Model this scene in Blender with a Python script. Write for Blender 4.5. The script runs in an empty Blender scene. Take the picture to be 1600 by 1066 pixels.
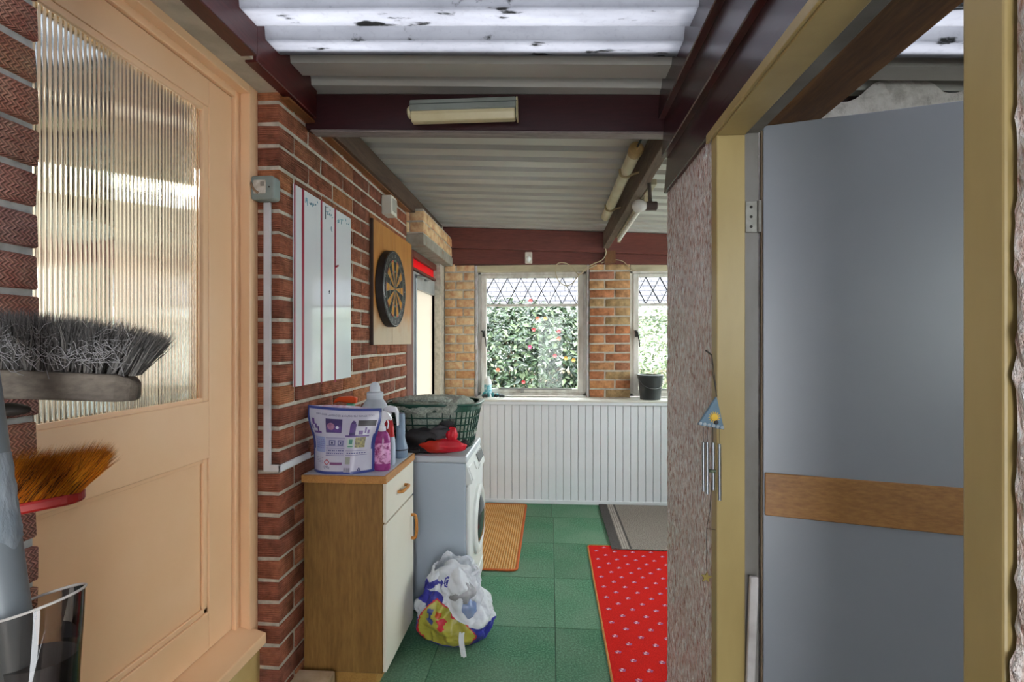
import bpy, bmesh, math, random
from mathutils import Vector, Matrix, noise
R_ = random.Random(7)
sc = bpy.context.scene
COL = sc.collection
# ------------------------------------------------------------------ camera
f = 815.0; EYE = 1.38; YAW = math.atan(60 / f); PCX, PCY = 800.0, 534.0
cam_d = bpy.data.cameras.new('camera'); cam = bpy.data.objects.new('camera', cam_d); COL.objects.link(cam)
cam_d.sensor_width = 36; cam_d.lens = f / 1600 * 36; cam_d.clip_start = .02
cam_d.shift_y = 1 / 1600
cam.location = (0, 0, EYE); cam.rotation_euler = (math.pi / 2, 0, YAW)
sc.camera = cam
# ------------------------------------------------------------------ light
w = bpy.data.worlds.new('overcast_sky'); sc.world = w; w.use_nodes = True
bg = w.node_tree.nodes['Background']; bg.inputs[0].default_value = (.93, .965, 1, 1); bg.inputs[1].default_value = 4.2
sun_d = bpy.data.lights.new('sun', 'SUN'); sun_d.energy = 4.0; sun_d.angle = math.radians(12); sun_d.color = (1, .96, .9)
sun = bpy.data.objects.new('sun', sun_d); COL.objects.link(sun); sun.rotation_euler = (math.radians(32), 0, math.radians(35))
vs = sc.view_settings
vs.view_transform = 'Standard'; vs.look = 'None'; vs.gamma = 1; vs.use_curve_mapping = False
vs.exposure = 1.6
# ------------------------------------------------------------------ pixel helpers (reading positions off the photograph)
FW = Vector((-math.sin(YAW), math.cos(YAW), 0)); RT = Vector((math.cos(YAW), math.sin(YAW), 0))
def ray(px, py): return FW + RT * ((px - PCX) / f) + Vector((0, 0, (PCY - py) / f))
def at(px, py, d): return Vector((0, 0, EYE)) + ray(px, py) * d
def onX(px, py, X): r = ray(px, py); return Vector((0, 0, EYE)) + r * (X / r.x)
def onY(px, py, Y): r = ray(px, py); return Vector((0, 0, EYE)) + r * (Y / r.y)
def onZ(px, py, z=0): r = ray(px, py); return Vector((0, 0, EYE)) + r * ((z - EYE) / r.z)
# ------------------------------------------------------------------ materials
def lin(h):
    h = h.lstrip('#'); o = []
    for i in (0, 2, 4):
        c = int(h[i:i + 2], 16) / 255
        o.append(c / 12.92 if c <= .04045 else ((c + .055) / 1.055) ** 2.4)
    return (*o, 1)
class NT:
    def __init__(s, name):
        s.m = bpy.data.materials.new(name); s.m.use_nodes = True; s.t = s.m.node_tree
        s.b = s.t.nodes['Principled BSDF']; s.out = s.t.nodes['Material Output']
    def n(s, typ, **kw):
        o = s.t.nodes.new(typ)
        for k, v in kw.items():
            if k.startswith('i_'):
                o.inputs[k[2:].replace('_', ' ')].default_value = v
            else: setattr(o, k, v)
        return o
    def l(s, a, b): s.t.links.new(a, b)
    def coord(s, kind='Object', stretch=(1, 1, 1)):
        tc = s.n('ShaderNodeTexCoord'); mp = s.n('ShaderNodeMapping'); s.l(tc.outputs[kind], mp.inputs[0]); mp.inputs['Scale'].default_value = stretch
        return mp.outputs[0]
    def noise(s, co, scale, detail=5, rough=.55, dist=0):
        o = s.n('ShaderNodeTexNoise'); o.inputs['Scale'].default_value = scale; o.inputs['Detail'].default_value = detail
        o.inputs['Roughness'].default_value = rough; o.inputs['Distortion'].default_value = dist; s.l(co, o.inputs['Vector']); return o.outputs[0]
    def ramp(s, fac, stops, interp='LINEAR'):
        o = s.n('ShaderNodeValToRGB'); o.color_ramp.interpolation = interp; e = o.color_ramp.elements
        while len(e) < len(stops): e.new(.5)
        for i, (p, c) in enumerate(stops): e[i].position = p; e[i].color = lin(c) if isinstance(c, str) else c
        s.l(fac, o.inputs[0]); return o.outputs[0]
    def mix(s, fac, a, b, mode='MIX'):
        o = s.n('ShaderNodeMixRGB', blend_type=mode)
        for k, v in ((0, fac), (1, a), (2, b)):
            if isinstance(v, str): o.inputs[k].default_value = lin(v)
            elif isinstance(v, (float, int)): o.inputs[k].default_value = v
            elif isinstance(v, tuple): o.inputs[k].default_value = v
            else: s.l(v, o.inputs[k])
        return o.outputs[0]
    def math(s, op, a, b=None):
        o = s.n('ShaderNodeMath', operation=op)
        for k, v in ((0, a), (1, b)):
            if v is None: continue
            if isinstance(v, (float, int)): o.inputs[k].default_value = v
            else: s.l(v, o.inputs[k])
        return o.outputs[0]
    def bump(s, h, strength=.4, dist=.005):
        o = s.n('ShaderNodeBump'); o.inputs['Strength'].default_value = strength; o.inputs['Distance'].default_value = dist
        s.l(h, o.inputs['Height']); s.l(o.outputs[0], s.b.inputs['Normal']); return o
    def base(s, c):
        if isinstance(c, str): s.b.inputs['Base Color'].default_value = lin(c)
        else: s.l(c, s.b.inputs['Base Color'])
    def p(s, rough=None, metal=None, spec=None, coat=None, trans=None, ior=None, sss=None, sheen=None):
        for k, v in (('Roughness', rough), ('Metallic', metal), ('Specular IOR Level', spec), ('Coat Weight', coat), ('Transmission Weight', trans), ('IOR', ior), ('Sheen Weight', sheen)):
            if v is not None: s.b.inputs[k].default_value = v
MT = {}
def M(name, c1, c2=None, scale=6, stretch=(1, 1, 1), rough=.6, lo=.35, hi=.65, bump=0, bscale=None, bdist=.004, c3=None, detail=6, **kw):
    if name in MT: return MT[name]
    t = NT(name); t.p(rough=rough, **kw)
    if c2 or bump: co = t.coord('Object', stretch)
    if c2:
        n = t.noise(co, scale, detail); st = [(lo, c1), (hi, c2)]
        if c3: st.append((min(.95, hi + .12), c3))
        t.base(t.ramp(n, st))
    else: t.base(c1)
    if bump: t.bump(t.noise(co, bscale or scale * 3, 4), bump, bdist)
    MT[name] = t.m; return t.m
def wood(name, c1, c2, axis='Y', scale=5, rough=.55, bump=.15, c3=None, lo=.3, hi=.7, coat=None, knots=0):
    if name in MT: return MT[name]
    st = {'X': (.12, 1, 1), 'Y': (1, .12, 1), 'Z': (1, 1, .12)}[axis]
    t = NT(name); co = t.coord('Object', st); t.p(rough=rough, coat=coat)
    n = t.noise(co, scale * 4, 8, .6, 1.2); stp = [(lo, c1), (hi, c2)]
    if c3: stp.append((min(.95, hi + .1), c3))
    c = t.ramp(n, stp)
    fine = t.noise(co, scale * 40, 3, .6)
    c = t.mix(.25, c, t.ramp(fine, [(.3, '#000000'), (.7, '#ffffff')]), 'SOFT_LIGHT')
    t.base(c); t.bump(fine, bump, .002)
    MT[name] = t.m; return t.m
def glass_mat(name, tint='#ffffff', refl=1.0, rough=0.0):
    if name in MT: return MT[name]
    t = NT(name); t.t.nodes.remove(t.b)
    tr = t.n('ShaderNodeBsdfTransparent'); tr.inputs[0].default_value = lin(tint)
    gl = t.n('ShaderNodeBsdfGlossy'); gl.inputs['Roughness'].default_value = rough
    fr = t.n('ShaderNodeFresnel'); fr.inputs[0].default_value = 1.45
    mx = t.n('ShaderNodeMixShader'); t.l(t.math('MULTIPLY', fr.outputs[0], refl), mx.inputs[0]); t.l(tr.outputs[0], mx.inputs[1]); t.l(gl.outputs[0], mx.inputs[2])
    t.l(mx.outputs[0], t.out.inputs[0]); MT[name] = t.m; return t.m
def sheet_mat(name, col, trans=.6, rough=.4, clear=0.0, dirt=None):
    """translucent sheet: diffuse + translucent (+ some clear)"""
    if name in MT: return MT[name]
    t = NT(name); t.p(rough=rough); tl = t.n('ShaderNodeBsdfTranslucent')
    if dirt: c = dirt(t)
    else:
        rgb = t.n('ShaderNodeRGB'); rgb.outputs[0].default_value = lin(col); c = rgb.outputs[0]
    t.l(c, t.b.inputs['Base Color']); t.l(c, tl.inputs[0])
    mx = t.n('ShaderNodeMixShader'); mx.inputs[0].default_value = trans
    t.l(t.b.outputs[0], mx.inputs[1]); t.l(tl.outputs[0], mx.inputs[2]); o = mx.outputs[0]
    if clear:
        tr = t.n('ShaderNodeBsdfTransparent'); m2 = t.n('ShaderNodeMixShader'); m2.inputs[0].default_value = clear
        t.l(o, m2.inputs[1]); t.l(tr.outputs[0], m2.inputs[2]); o = m2.outputs[0]
    t.l(o, t.out.inputs[0]); MT[name] = t.m; return t.m
# ------------------------------------------------------------------ objects
WM = {}
def finish(o, parent):
    COL.objects.link(o)
    if parent is not None:
        o.parent = parent; o.matrix_parent_inverse = WM.get(parent.name, Matrix()).inverted()
    return o
def tag(o, label=None, cat=None, group=None, kind=None):
    if label: o['label'] = label
    if cat: o['category'] = cat
    if group: o['group'] = group
    if kind: o['kind'] = kind
    return o
def E(name, loc, label=None, cat=None, group=None, kind=None):
    o = bpy.data.objects.new(name, None); o.empty_display_size = .05; o.location = loc; COL.objects.link(o)
    WM[o.name] = Matrix.Translation(Vector(loc)); return tag(o, label, cat, group, kind)
V = Vector
class S:
    def __init__(s): s.v = []; s.f = []; s.m = []
    def add(s, vs, fs, m=0):
        b = len(s.v); s.v += [tuple(q) for q in vs]
        for q in fs: s.f.append(tuple(b + i for i in q)); s.m.append(m)
        return s
    def box(s, lo, hi, m=0):
        (x0, y0, z0), (x1, y1, z1) = lo, hi
        return s.add([(x0, y0, z0), (x1, y0, z0), (x1, y1, z0), (x0, y1, z0), (x0, y0, z1), (x1, y0, z1), (x1, y1, z1), (x0, y1, z1)],
                     [(0, 3, 2, 1), (4, 5, 6, 7), (0, 1, 5, 4), (1, 2, 6, 5), (2, 3, 7, 6), (3, 0, 4, 7)], m)
    def obox(s, c, ax, ay, az, m=0):
        """oriented box: centre and three half-extent vectors"""
        c, ax, ay, az = V(c), V(ax), V(ay), V(az)
        vs = [c + ax * i + ay * j + az * k for k in (-1, 1) for j in (-1, 1) for i in (-1, 1)]
        return s.add(vs, [(0, 2, 3, 1), (4, 5, 7, 6), (0, 1, 5, 4), (1, 3, 7, 5), (3, 2, 6, 7), (2, 0, 4, 6)], m)
    def bar(s, a, b, wd, ht, up=(0, 0, 1), m=0):
        a, b = V(a), V(b); d = (b - a); u = V(up); sd = d.cross(u).normalized(); u2 = sd.cross(d).normalized()
        return s.obox((a + b) / 2, d / 2, sd * wd / 2, u2 * ht / 2, m)
    def hexa(s, p, m=0):
        return s.add(p, [(0, 3, 2, 1), (4, 5, 6, 7), (0, 1, 5, 4), (1, 2, 6, 5), (2, 3, 7, 6), (3, 0, 4, 7)], m)
    def tube(s, pts, r, n=8, m=0, cap=True, sx=None):
        pts = [V(p) for p in pts]; k = len(pts); rs = r if isinstance(r, (list, tuple)) else [r] * k
        vs = []; d0 = (pts[1] - pts[0]).normalized(); u = d0.orthogonal().normalized()
        for i, p in enumerate(pts):
            d = (pts[min(i + 1, k - 1)] - pts[max(i - 1, 0)])
            d = d.normalized() if d.length > 1e-9 else d0
            u = (u - d * u.dot(d)); u = u.normalized() if u.length > 1e-6 else d.orthogonal().normalized(); v = d.cross(u)
            for j in range(n):
                a = 2 * math.pi * j / n; vs.append(p + (u * math.cos(a) + v * math.sin(a)) * rs[i])
        fs = [(i * n + j, i * n + (j + 1) % n, (i + 1) * n + (j + 1) % n, (i + 1) * n + j) for i in range(k - 1) for j in range(n)]
        if cap: fs += [tuple(reversed(range(n))), tuple(range((k - 1) * n, k * n))]
        return s.add(vs, fs, m)
    def lathe(s, prof, c, n=24, m=0, axis=(0, 0, 1), sx=1, sy=1, cap=True, mats=None):
        c = V(c); az = V(axis).normalized(); ax = az.orthogonal().normalized() if abs(az.z) < .99 else V((1, 0, 0)); ay = az.cross(ax)
        vs = [c + ax * (r * math.cos(2 * math.pi * j / n) * sx) + ay * (r * math.sin(2 * math.pi * j / n) * sy) + az * h for r, h in prof for j in range(n)]
        k = len(prof)
        for i in range(k - 1):
            pass
        b = len(s.v); s.v += [tuple(q) for q in vs]
        for i in range(k - 1):
            for j in range(n):
                s.f.append((b + i * n + j, b + i * n + (j + 1) % n, b + (i + 1) * n + (j + 1) % n, b + (i + 1) * n + j)); s.m.append(mats[i] if mats else m)
        if cap:
            s.f.append(tuple(b + q for q in reversed(range(n)))); s.m.append(mats[0] if mats else m)
            s.f.append(tuple(b + q for q in range((k - 1) * n, k * n))); s.m.append(mats[-1] if mats else m)
        return s
    def prism(s, poly, o, ax, ay, az, m=0):
        """2-D polygon in the (ax, ay) plane at o, extruded by az"""
        o, ax, ay, az = V(o), V(ax), V(ay), V(az); n = len(poly)
        vs = [o + ax * x + ay * y for x, y in poly] + [o + ax * x + ay * y + az for x, y in poly]
        return s.add(vs, [tuple(reversed(range(n))), tuple(range(n, 2 * n))] + [(i, (i + 1) % n, n + (i + 1) % n, n + i) for i in range(n)], m)
    def grid(s, fn, nu, nv, cu=False, m=0, mf=None):
        b = len(s.v); W = nu if cu else nu + 1
        for j in range(nv + 1):
            for i in range(W): s.v.append(tuple(fn(i / nu, j / nv)))
        for j in range(nv):
            for i in range(nu):
                s.f.append((b + j * W + i, b + j * W + (i + 1) % W, b + (j + 1) * W + (i + 1) % W, b + (j + 1) * W + i))
                s.m.append(mf((i + .5) / nu, (j + .5) / nv) if mf else m)
        return s
    def mesh(s, name, mats, bevel=0, smooth=False, seg=1, fix=True):
        me = bpy.data.meshes.new(name); me.from_pydata(s.v, [], s.f)
        for q in (mats if isinstance(mats, (list, tuple)) else [mats]): me.materials.append(q)
        me.polygons.foreach_set('material_index', s.m)
        if bevel or fix:
            bm = bmesh.new(); bm.from_mesh(me)
            if fix: bmesh.ops.recalc_face_normals(bm, faces=bm.faces)
            if bevel:
                ed = [e for e in bm.edges if len(e.link_faces) == 2 and e.calc_face_angle(0) > .5]
                bmesh.ops.bevel(bm, geom=ed, offset=bevel, segments=seg, affect='EDGES', profile=.5, clamp_overlap=True)
            bm.to_mesh(me); bm.free()
        if smooth:
            me.polygons.foreach_set('use_smooth', [True] * len(me.polygons))
            me.set_sharp_from_angle(angle=math.radians(smooth if smooth is not True else 40))
        me.update(); return me
    def obj(s, name, mats, parent=None, bevel=0, smooth=False, seg=1, label=None, cat=None, group=None, kind=None, fix=True):
        o = bpy.data.objects.new(name, s.mesh(name, mats, bevel, smooth, seg, fix)); finish(o, parent); return tag(o, label, cat, group, kind)
def place(name, me, loc, rot=(0, 0, 0), parent=None, scale=None):
    o = bpy.data.objects.new(name, me); o.location = loc; o.rotation_euler = rot
    if scale: o.scale = scale
    return finish(o, parent)
def text_geo(body, size=1.0, align='LEFT', bold=0.0):
    cu = bpy.data.curves.new('lettering', 'FONT'); cu.body = body; cu.size = size; cu.align_x = align; cu.offset = bold; cu.resolution_u = 2
    o = bpy.data.objects.new('lettering', cu); COL.objects.link(o)
    me = bpy.data.meshes.new_from_object(o.evaluated_get(bpy.context.evaluated_depsgraph_get()))
    vs = [tuple(v.co) for v in me.vertices]; fs = [tuple(p.vertices) for p in me.polygons]
    bpy.data.objects.remove(o); bpy.data.curves.remove(cu); bpy.data.meshes.remove(me)
    return vs, fs
def roundrect(w_, h_, r, n=5):
    o = []
    for cx, cy, a0 in ((w_ / 2 - r, h_ / 2 - r, 0), (-w_ / 2 + r, h_ / 2 - r, 90), (-w_ / 2 + r, -h_ / 2 + r, 180), (w_ / 2 - r, -h_ / 2 + r, 270)):
        for i in range(n + 1):
            a = math.radians(a0 + 90 * i / n); o.append((cx + r * math.cos(a), cy + r * math.sin(a)))
    return o
def bez(pts, n=8):
    """Catmull-Rom through points"""
    P = [V(p) for p in pts]; P = [P[0] * 2 - P[1]] + P + [P[-1] * 2 - P[-2]]; o = []
    for i in range(1, len(P) - 2):
        for k in range(n):
            t = k / n; a, b, c, d = P[i - 1], P[i], P[i + 1], P[i + 2]
            o.append(.5 * ((2 * b) + (c - a) * t + (2 * a - 5 * b + 4 * c - d) * t * t + (3 * b - a - 3 * c + d) * t ** 3))
    o.append(P[-2]); return o
# ================================================================== setting
XL = -.986; XP = .446; CRS = .0797; YC = 1.837; YEND = 3.53
def RZ(x): return 2.355 - .045 * x
# ---- brick materials: colour differs from brick to brick, relief is combed into the face, its groove shade painted in the colour
def brick_mat(name, stops, style):
    t = NT(name); oi = t.n('ShaderNodeObjectInfo'); co = t.coord('Object'); t.p(rough=.88, spec=.25)
    r = t.ramp(oi.outputs['Random'], stops)
    add = t.n('ShaderNodeVectorMath', operation='ADD'); t.l(co, add.inputs[0])
    sc_ = t.n('ShaderNodeVectorMath', operation='SCALE'); sc_.inputs[0].default_value = (7, 3, 5); t.l(oi.outputs['Random'], sc_.inputs['Scale']); t.l(sc_.outputs[0], add.inputs[1])
    nz = t.noise(add.outputs[0], 22, 6, .6)
    c = t.mix(.65, r, t.ramp(nz, [(.3, '#606060'), (.7, '#d8d8d8')]), 'OVERLAY')
    sx = t.n('ShaderNodeSeparateXYZ'); t.l(co, sx.inputs[0])
    if style == 'wavy':
        zz = t.math('PINGPONG', sx.outputs[2], .0072)
        zz = t.math('MULTIPLY', zz, .95 / .0072)
        xx = t.math('MULTIPLY', t.math('ADD', sx.outputs[0], sx.outputs[1]), 1 / .0088)
        h = t.math('SINE', t.math('MULTIPLY', t.math('ADD', xx, t.math('ADD', zz, t.math('MULTIPLY', nz, .5))), 6.283))
        c = t.mix(t.ramp(h, [(.0, '#b8b8b8'), (.62, '#000000')]), c, '#2a1513')  # comb grooves darkened in colour as painted shade, following the bump
        t.base(c); t.bump(t.math('ADD', h, t.math('MULTIPLY', nz, 1.5)), .9, .004)
    elif style == 'ribbed':
        h = t.math('SINE', t.math('ADD', t.math('MULTIPLY', sx.outputs[2], 6.283 / .0078), t.math('MULTIPLY', nz, 5.0)))
        c = t.mix(t.ramp(h, [(.0, '#484848'), (.5, '#000000')]), c, '#38201a')  # shade between the ribs painted into the colour
        t.base(c); t.bump(t.math('ADD', t.math('MULTIPLY', h, .5), nz), .8, .004)
    else:
        t.base(c); t.bump(nz, .5, .004)
    return t.m
B_RED = brick_mat('ribbed_red_brick', [(0, '#84503f'), (.3, '#9c5c45'), (.55, '#a7664b'), (.75, '#8f5847'), (1, '#b8774f')], 'ribbed')
B_END = brick_mat('ribbed_brown_brick', [(0, '#5c3a30'), (.3, '#7a4a34'), (.6, '#8c5a38'), (.8, '#6a5244'), (1, '#96613a')], 'ribbed')
B_WAVY = brick_mat('wavy_combed_brick', [(0, '#d29c90'), (.35, '#d8a08e'), (.7, '#dea684'), (1, '#d49888')], 'wavy')
B_YEL = brick_mat('buff_brick', [(0, '#cfaa80'), (.4, '#d8b78c'), (.7, '#dfc298'), (1, '#cf9c6c')], 'plain')
B_PIER = brick_mat('orange_stock_brick', [(0, '#a56a50'), (.3, '#c08058'), (.55, '#b3976e'), (.8, '#c68c60'), (1, '#a8705a')], 'plain')
MORTAR = M('mortar', '#c6bdae', '#aaa294', scale=30, rough=.95, bump=.6, bscale=120)
MORTAR_N = M('pale_mortar', '#b9bab6', '#a0a29f', scale=30, rough=.95, bump=.6, bscale=90)
_bc = {}
def brick_mesh(L, h, T, mat, var):
    k = (round(L, 3), round(h, 3), round(T, 3), mat.name, var)
    if k not in _bc:
        rr = random.Random(hash((k[0], k[1], var)) & 0xffff)
        s = S().box((-L / 2, -T / 2, -h / 2), (L / 2, T / 2, h / 2))
        s.v = [tuple(c + rr.uniform(-.0018, .0018) for c in q) for q in s.v]
        _bc[k] = s.mesh('brick', mat, bevel=.0035, smooth=60)
    return _bc[k]
def course(parent, mat, a, b, z, along, face, T, h=.0665, start='full', gap=.0125, full=.239, rnd=R_, mat_end=None):
    """one course of bricks from a to b along 'X' or 'Y', outer face plane at `face` (sign of T gives the inward side)"""
    p = a; first = True
    while p < b - .03:
        L = full if not (first and start == 'half') else full / 2
        e = min(p + L, b)
        if b - e < .05: e = b
        ln = e - p - gap; j = rnd.uniform(-.0025, .0025)
        m = mat_end if (mat_end and first) else mat
        me = brick_mesh(ln, h, abs(T), m, rnd.randrange(4))
        c = (p + e) / 2
        if along == 'Y': place('brick', me, (face + T / 2 + j, c, z), (0, 0, math.pi / 2), parent)
        else: place('brick', me, (c, face + T / 2 + j, z), (0, 0, 0), parent)
        p = e; first = False
# ---- left brick wall (half-brick, ends at the cream door and at the far glazed door)
wl = S().box((-1.080, YC + .0055, 0), (XL - .0055, YEND - .004, 2.345)).obj('wall_left', MORTAR, kind='structure')
tag(wl, 'ribbed red brick wall with whiteboard and dartboard')
zt = 2.1776
for n in range(-2, 28):
    z = zt - CRS * n - CRS / 2
    if z < .02 or z > 2.35: continue
    course(wl, B_RED, YC - .0052, YEND, z, 'Y', XL, -.102, start='half' if n % 2 == 0 else 'full', mat_end=None)
# ---- near stretch of the same wall, wavy combed bricks
YN = .945
wn = S().box((-1.24, -.62, 0), (XL - .010, YN - .010, 2.345)).obj('wall_near', MORTAR_N, kind='structure')
for n in range(-2, 28):
    z = zt - CRS * n - CRS / 2 + .012
    if z < .02: continue
    o = .239 if n % 2 else .1195
    for L, yb in ((o, YN), (.239, YN - o)):
        me = brick_mesh(L - .012, .0655, .104, B_WAVY, R_.randrange(4))
        place('brick', me, (XL - .052 + R_.uniform(-.003, .003), yb - L / 2, z), (0, 0, math.pi / 2), wn)
# soffit board over the door and the brick infill it hides
S().box((-1.17, -.62, 2.292), (-.958, 1.86, 2.31)).obj('trim_1', M('old_white_paint', '#c4bba9', '#a79f8f', scale=9, rough=.8, bump=.3), kind='structure', bevel=.002)
# ---- cream door with reeded glass
CREAM = M('cream_gloss_paint', '#eec49a', '#eabd90', scale=3, rough=.33, bump=.05, bscale=60)
d1 = E('door_1', (-1.11, 1.4, .335), 'cream panelled door with a reeded glass upper light', kind='structure')
DX = -1.115                                    # front face of the leaf
def cbox(name, lo, hi, m=CREAM, par=d1, bv=.003): return S().box(lo, hi).obj(name, m, par, bevel=bv, seg=2)
cbox('stile', (DX - .04, 1.632, .372), (DX, 1.755, 2.238))
cbox('stile', (DX - .04, .93, .372), (DX, 1.04, 2.238))
cbox('top_rail', (DX - .04, 1.04, 2.148), (DX, 1.632, 2.238))
cbox('lock_rail', (DX - .04, 1.04, .998), (DX, 1.632, 1.186))
cbox('bottom_rail', (DX - .04, 1.04, .372), (DX, 1.632, .495))
cbox('panel', (DX - .03, 1.04, .495), (DX - .016, 1.632, .998), bv=0)
for y0, y1 in ((1.612, 1.632),):
    cbox('moulding', (DX - .016, y0, .495), (DX - .006, y1, .998))
cbox('moulding', (DX - .016, 1.04, .495), (DX - .006, 1.632, .513)); cbox('moulding', (DX - .016, 1.04, .986), (DX - .008, 1.632, .998), bv=.001)
cbox('glazing_bead', (DX - .016, 1.607, 1.186), (DX - .003, 1.632, 2.148)); cbox('glazing_bead', (DX - .016, 1.04, 2.128), (DX - .003, 1.607, 2.148))
cbox('glazing_bead', (DX - .016, 1.04, 1.186), (DX - .005, 1.607, 1.198), bv=.001)
# frame: jamb, rebate, head
cbox('jamb', (-1.19, 1.757, .30), (DX + .012, 1.834, 2.30)); cbox('jamb', (DX + .012, 1.782, .30), (-1.066, 1.834, 2.30))
cbox('door_head', (-1.19, .93, 2.240), (DX + .012, 1.757, 2.30)); cbox('door_head', (DX + .012, .93, 2.262), (-1.066, 1.782, 2.295))
S().hexa([(-1.13, .93, .30), (-1.015, .93, .30), (-1.015, 1.80, .30), (-1.13, 1.80, .30), (-1.13, .93, .372), (-1.015, .93, .338), (-1.015, 1.80, .338), (-1.13, 1.80, .372)]).obj('sill', CREAM, d1, bevel=.004, seg=2)
S().box((-1.12, .93, 0), (-1.06, 1.834, .30)).obj('riser', M('yellowed_cream_paint', '#cdb27a', '#b89a5e', scale=5, rough=.5), d1)
# reeded glass: every reed is modelled
gl = NT('reeded_glass'); gl.base('#e9f3ee'); gl.p(rough=.03, trans=1.0, ior=1.42)
s = S(); y0, y1, z0, z1 = 1.035, 1.612, 1.19, 2.14; pit = .0128; n = int((y1 - y0) / pit) * 8
def reed(u, v):
    y = y0 + (y1 - y0) * u; ph = ((y - y0) / pit) % 1.0
    return (DX - .022 + .0040 * math.sin(math.pi * ph) ** .8, y, z0 + (z1 - z0) * v)
s.grid(reed, n, 1)
s.grid(lambda u, v: (DX - .0255, y1 - (y1 - y0) * u, z0 + (z1 - z0) * v), 1, 1)
s.obj('reeded_pane', gl.m, d1, smooth=70, fix=False, label='vertically reeded glass pane')
# hall behind the cream door
HW = M('hall_paint', '#e4dcd0', '#ded6ca', scale=2, rough=.8); HG = M('hall_cupboard', '#7b8078', rough=.6)
s = S().box((-2.75, -.62, .33), (-2.65, 3.45, 1.10)).box((-2.75, -.62, 2.32), (-2.65, 3.45, 2.45)).box((-2.75, -.62, 1.10), (-2.65, 1.60, 2.32)).box((-2.75, 2.50, 1.10), (-2.65, 3.45, 2.32)).box((-2.75, 1.60, 1.92), (-2.65, 2.50, 2.32))
s.obj('wall_hall_back', HW, kind='structure')
S().box((-2.75, 3.45, .33), (-1.09, 3.53, 1.1)).box((-2.75, 3.45, 1.92), (-1.09, 3.53, 2.45)).box((-2.75, 3.45, 1.1), (-2.42, 3.53, 1.92)).box((-1.75, 3.45, 1.1), (-1.09, 3.53, 1.92)).obj('wall_hall_end', HW, kind='structure')
S().box((-2.75, -.70, .33), (-1.24, -.62, 2.45)).obj('wall_hall_front', HW, kind='structure')
S().box((-2.75, -.7, .30), (-1.13, 3.53, .33)).obj('floor_hall', M('hall_floor', '#8a8378', rough=.6), kind='structure')
S().box((-2.75, -.7, 2.45), (-1.06, 3.53, 2.48)).obj('ceiling_hall', HW, kind='structure')
wh = E('window_hall_added', (-2.7, 2.2, 1.1), kind='structure')  # hall windows and curtains added to give the reeded glass its brightness
s = S()
for yy in (1.60, 2.03, 2.46): s.box((-2.72, yy, 1.10), (-2.68, yy + .04, 1.92))
for zz in (1.10, 1.88): s.box((-2.72, 1.64, zz), (-2.68, 2.46, zz + .04))
s.obj('window_frame', M('hall_white', '#e8e2d8', rough=.5), wh)
S().box((-2.66, 1.60, 1.10), (-2.655, 2.5, 1.92)).obj('added_net_curtain', sheet_mat('added_net_curtain', '#c4b4aa', trans=.65, rough=.9), wh)
S().box((-2.42, 3.455, 1.10), (-1.75, 3.46, 1.92)).obj('added_net_curtain', MT['added_net_curtain'], wh)  # second added window, in the end wall
kc = E('kitchen_cupboard', (-2.4, 2.2, .33), 'grey hall cupboard seen blurred through the reeded glass', 'cupboard')
S().box((-2.645, 1.3, .33), (-2.2, 3.0, 1.02)).obj('body', HG, kc, bevel=.005)
S().box((-2.648, 1.28, 1.02), (-2.17, 3.02, 1.06)).obj('worktop', M('hall_top', '#56564f', rough=.4), kc, bevel=.004)
for k in range(3): S().box((-2.2, 1.33 + k * .56, .40), (-2.182, 1.86 + k * .56, 1.0)).obj('door', HG, kc, bevel=.003)
pd = E('added_hall_lamp', (-1.95, 2.3, 2.0), 'pale pendant lamp added to light the hall behind the reeded glass', 'lamp')  # hall lamp added to lift the upper part of the reeded glass
S().lathe([(.05, .12), (.14, 0), (.137, 0), (.047, .12)], (-1.95, 2.3, 2.12), 28, cap=False).obj('lamp_shade', HW, pd, smooth=True)
S().tube([(-1.95, 2.3, 2.2), (-1.95, 2.3, 2.45)], .004, 6).obj('flex', HW, pd)
S().lathe([(.0, -.05), (.02, -.04), (.03, -.015), (.024, .01), (.012, .04)], (-1.95, 2.3, 2.16), 16).obj('bulb', M('added_hall_bulb', '#ffffff', rough=.2), pd, smooth=True)
hl = bpy.data.lights.new('added_hall_light', 'POINT'); hl.energy = 14; hl.shadow_soft_size = .05; hl.color = (1, .93, .86)  # light of the added hall lamp
hlo = bpy.data.objects.new('added_hall_light', hl); hlo.location = (-1.95, 2.3, 2.08); COL.objects.link(hlo)
# ---- floor: green carpet tiles laid in rows
fl = S().box((-1.1, -1.3, -.06), (2.45, 4.50, -.012)).obj('floor', M('floor_screed', '#3a4038', rough=.9), kind='structure')
t = NT('green_carpet'); co = t.coord('Object'); oi = t.n('ShaderNodeObjectInfo'); t.p(rough=.97, spec=.1)
c = t.ramp(t.noise(co, 110, 6, .75), [(.30, '#3a6248'), (.5, '#5f9474'), (.70, '#93c6a2')])
c = t.mix(t.ramp(t.noise(co, 2.2, 5), [(.38, '#000000'), (.68, '#b0b0b0')]), c, '#9aab97')
c = t.mix(.5, c, t.ramp(oi.outputs['Random'], [(0, '#707070'), (1, '#9a9a9a')]), 'OVERLAY'); t.base(c); t.bump(t.noise(co, 150, 4, .7), 1.0, .006)
TL = .53
tile_me = S().box((-TL / 2 + .0012, -TL / 2 + .0012, -.012), (TL / 2 - .0012, TL / 2 - .0012, 0)).mesh('carpet_tile', t.m, bevel=.0015)
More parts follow.
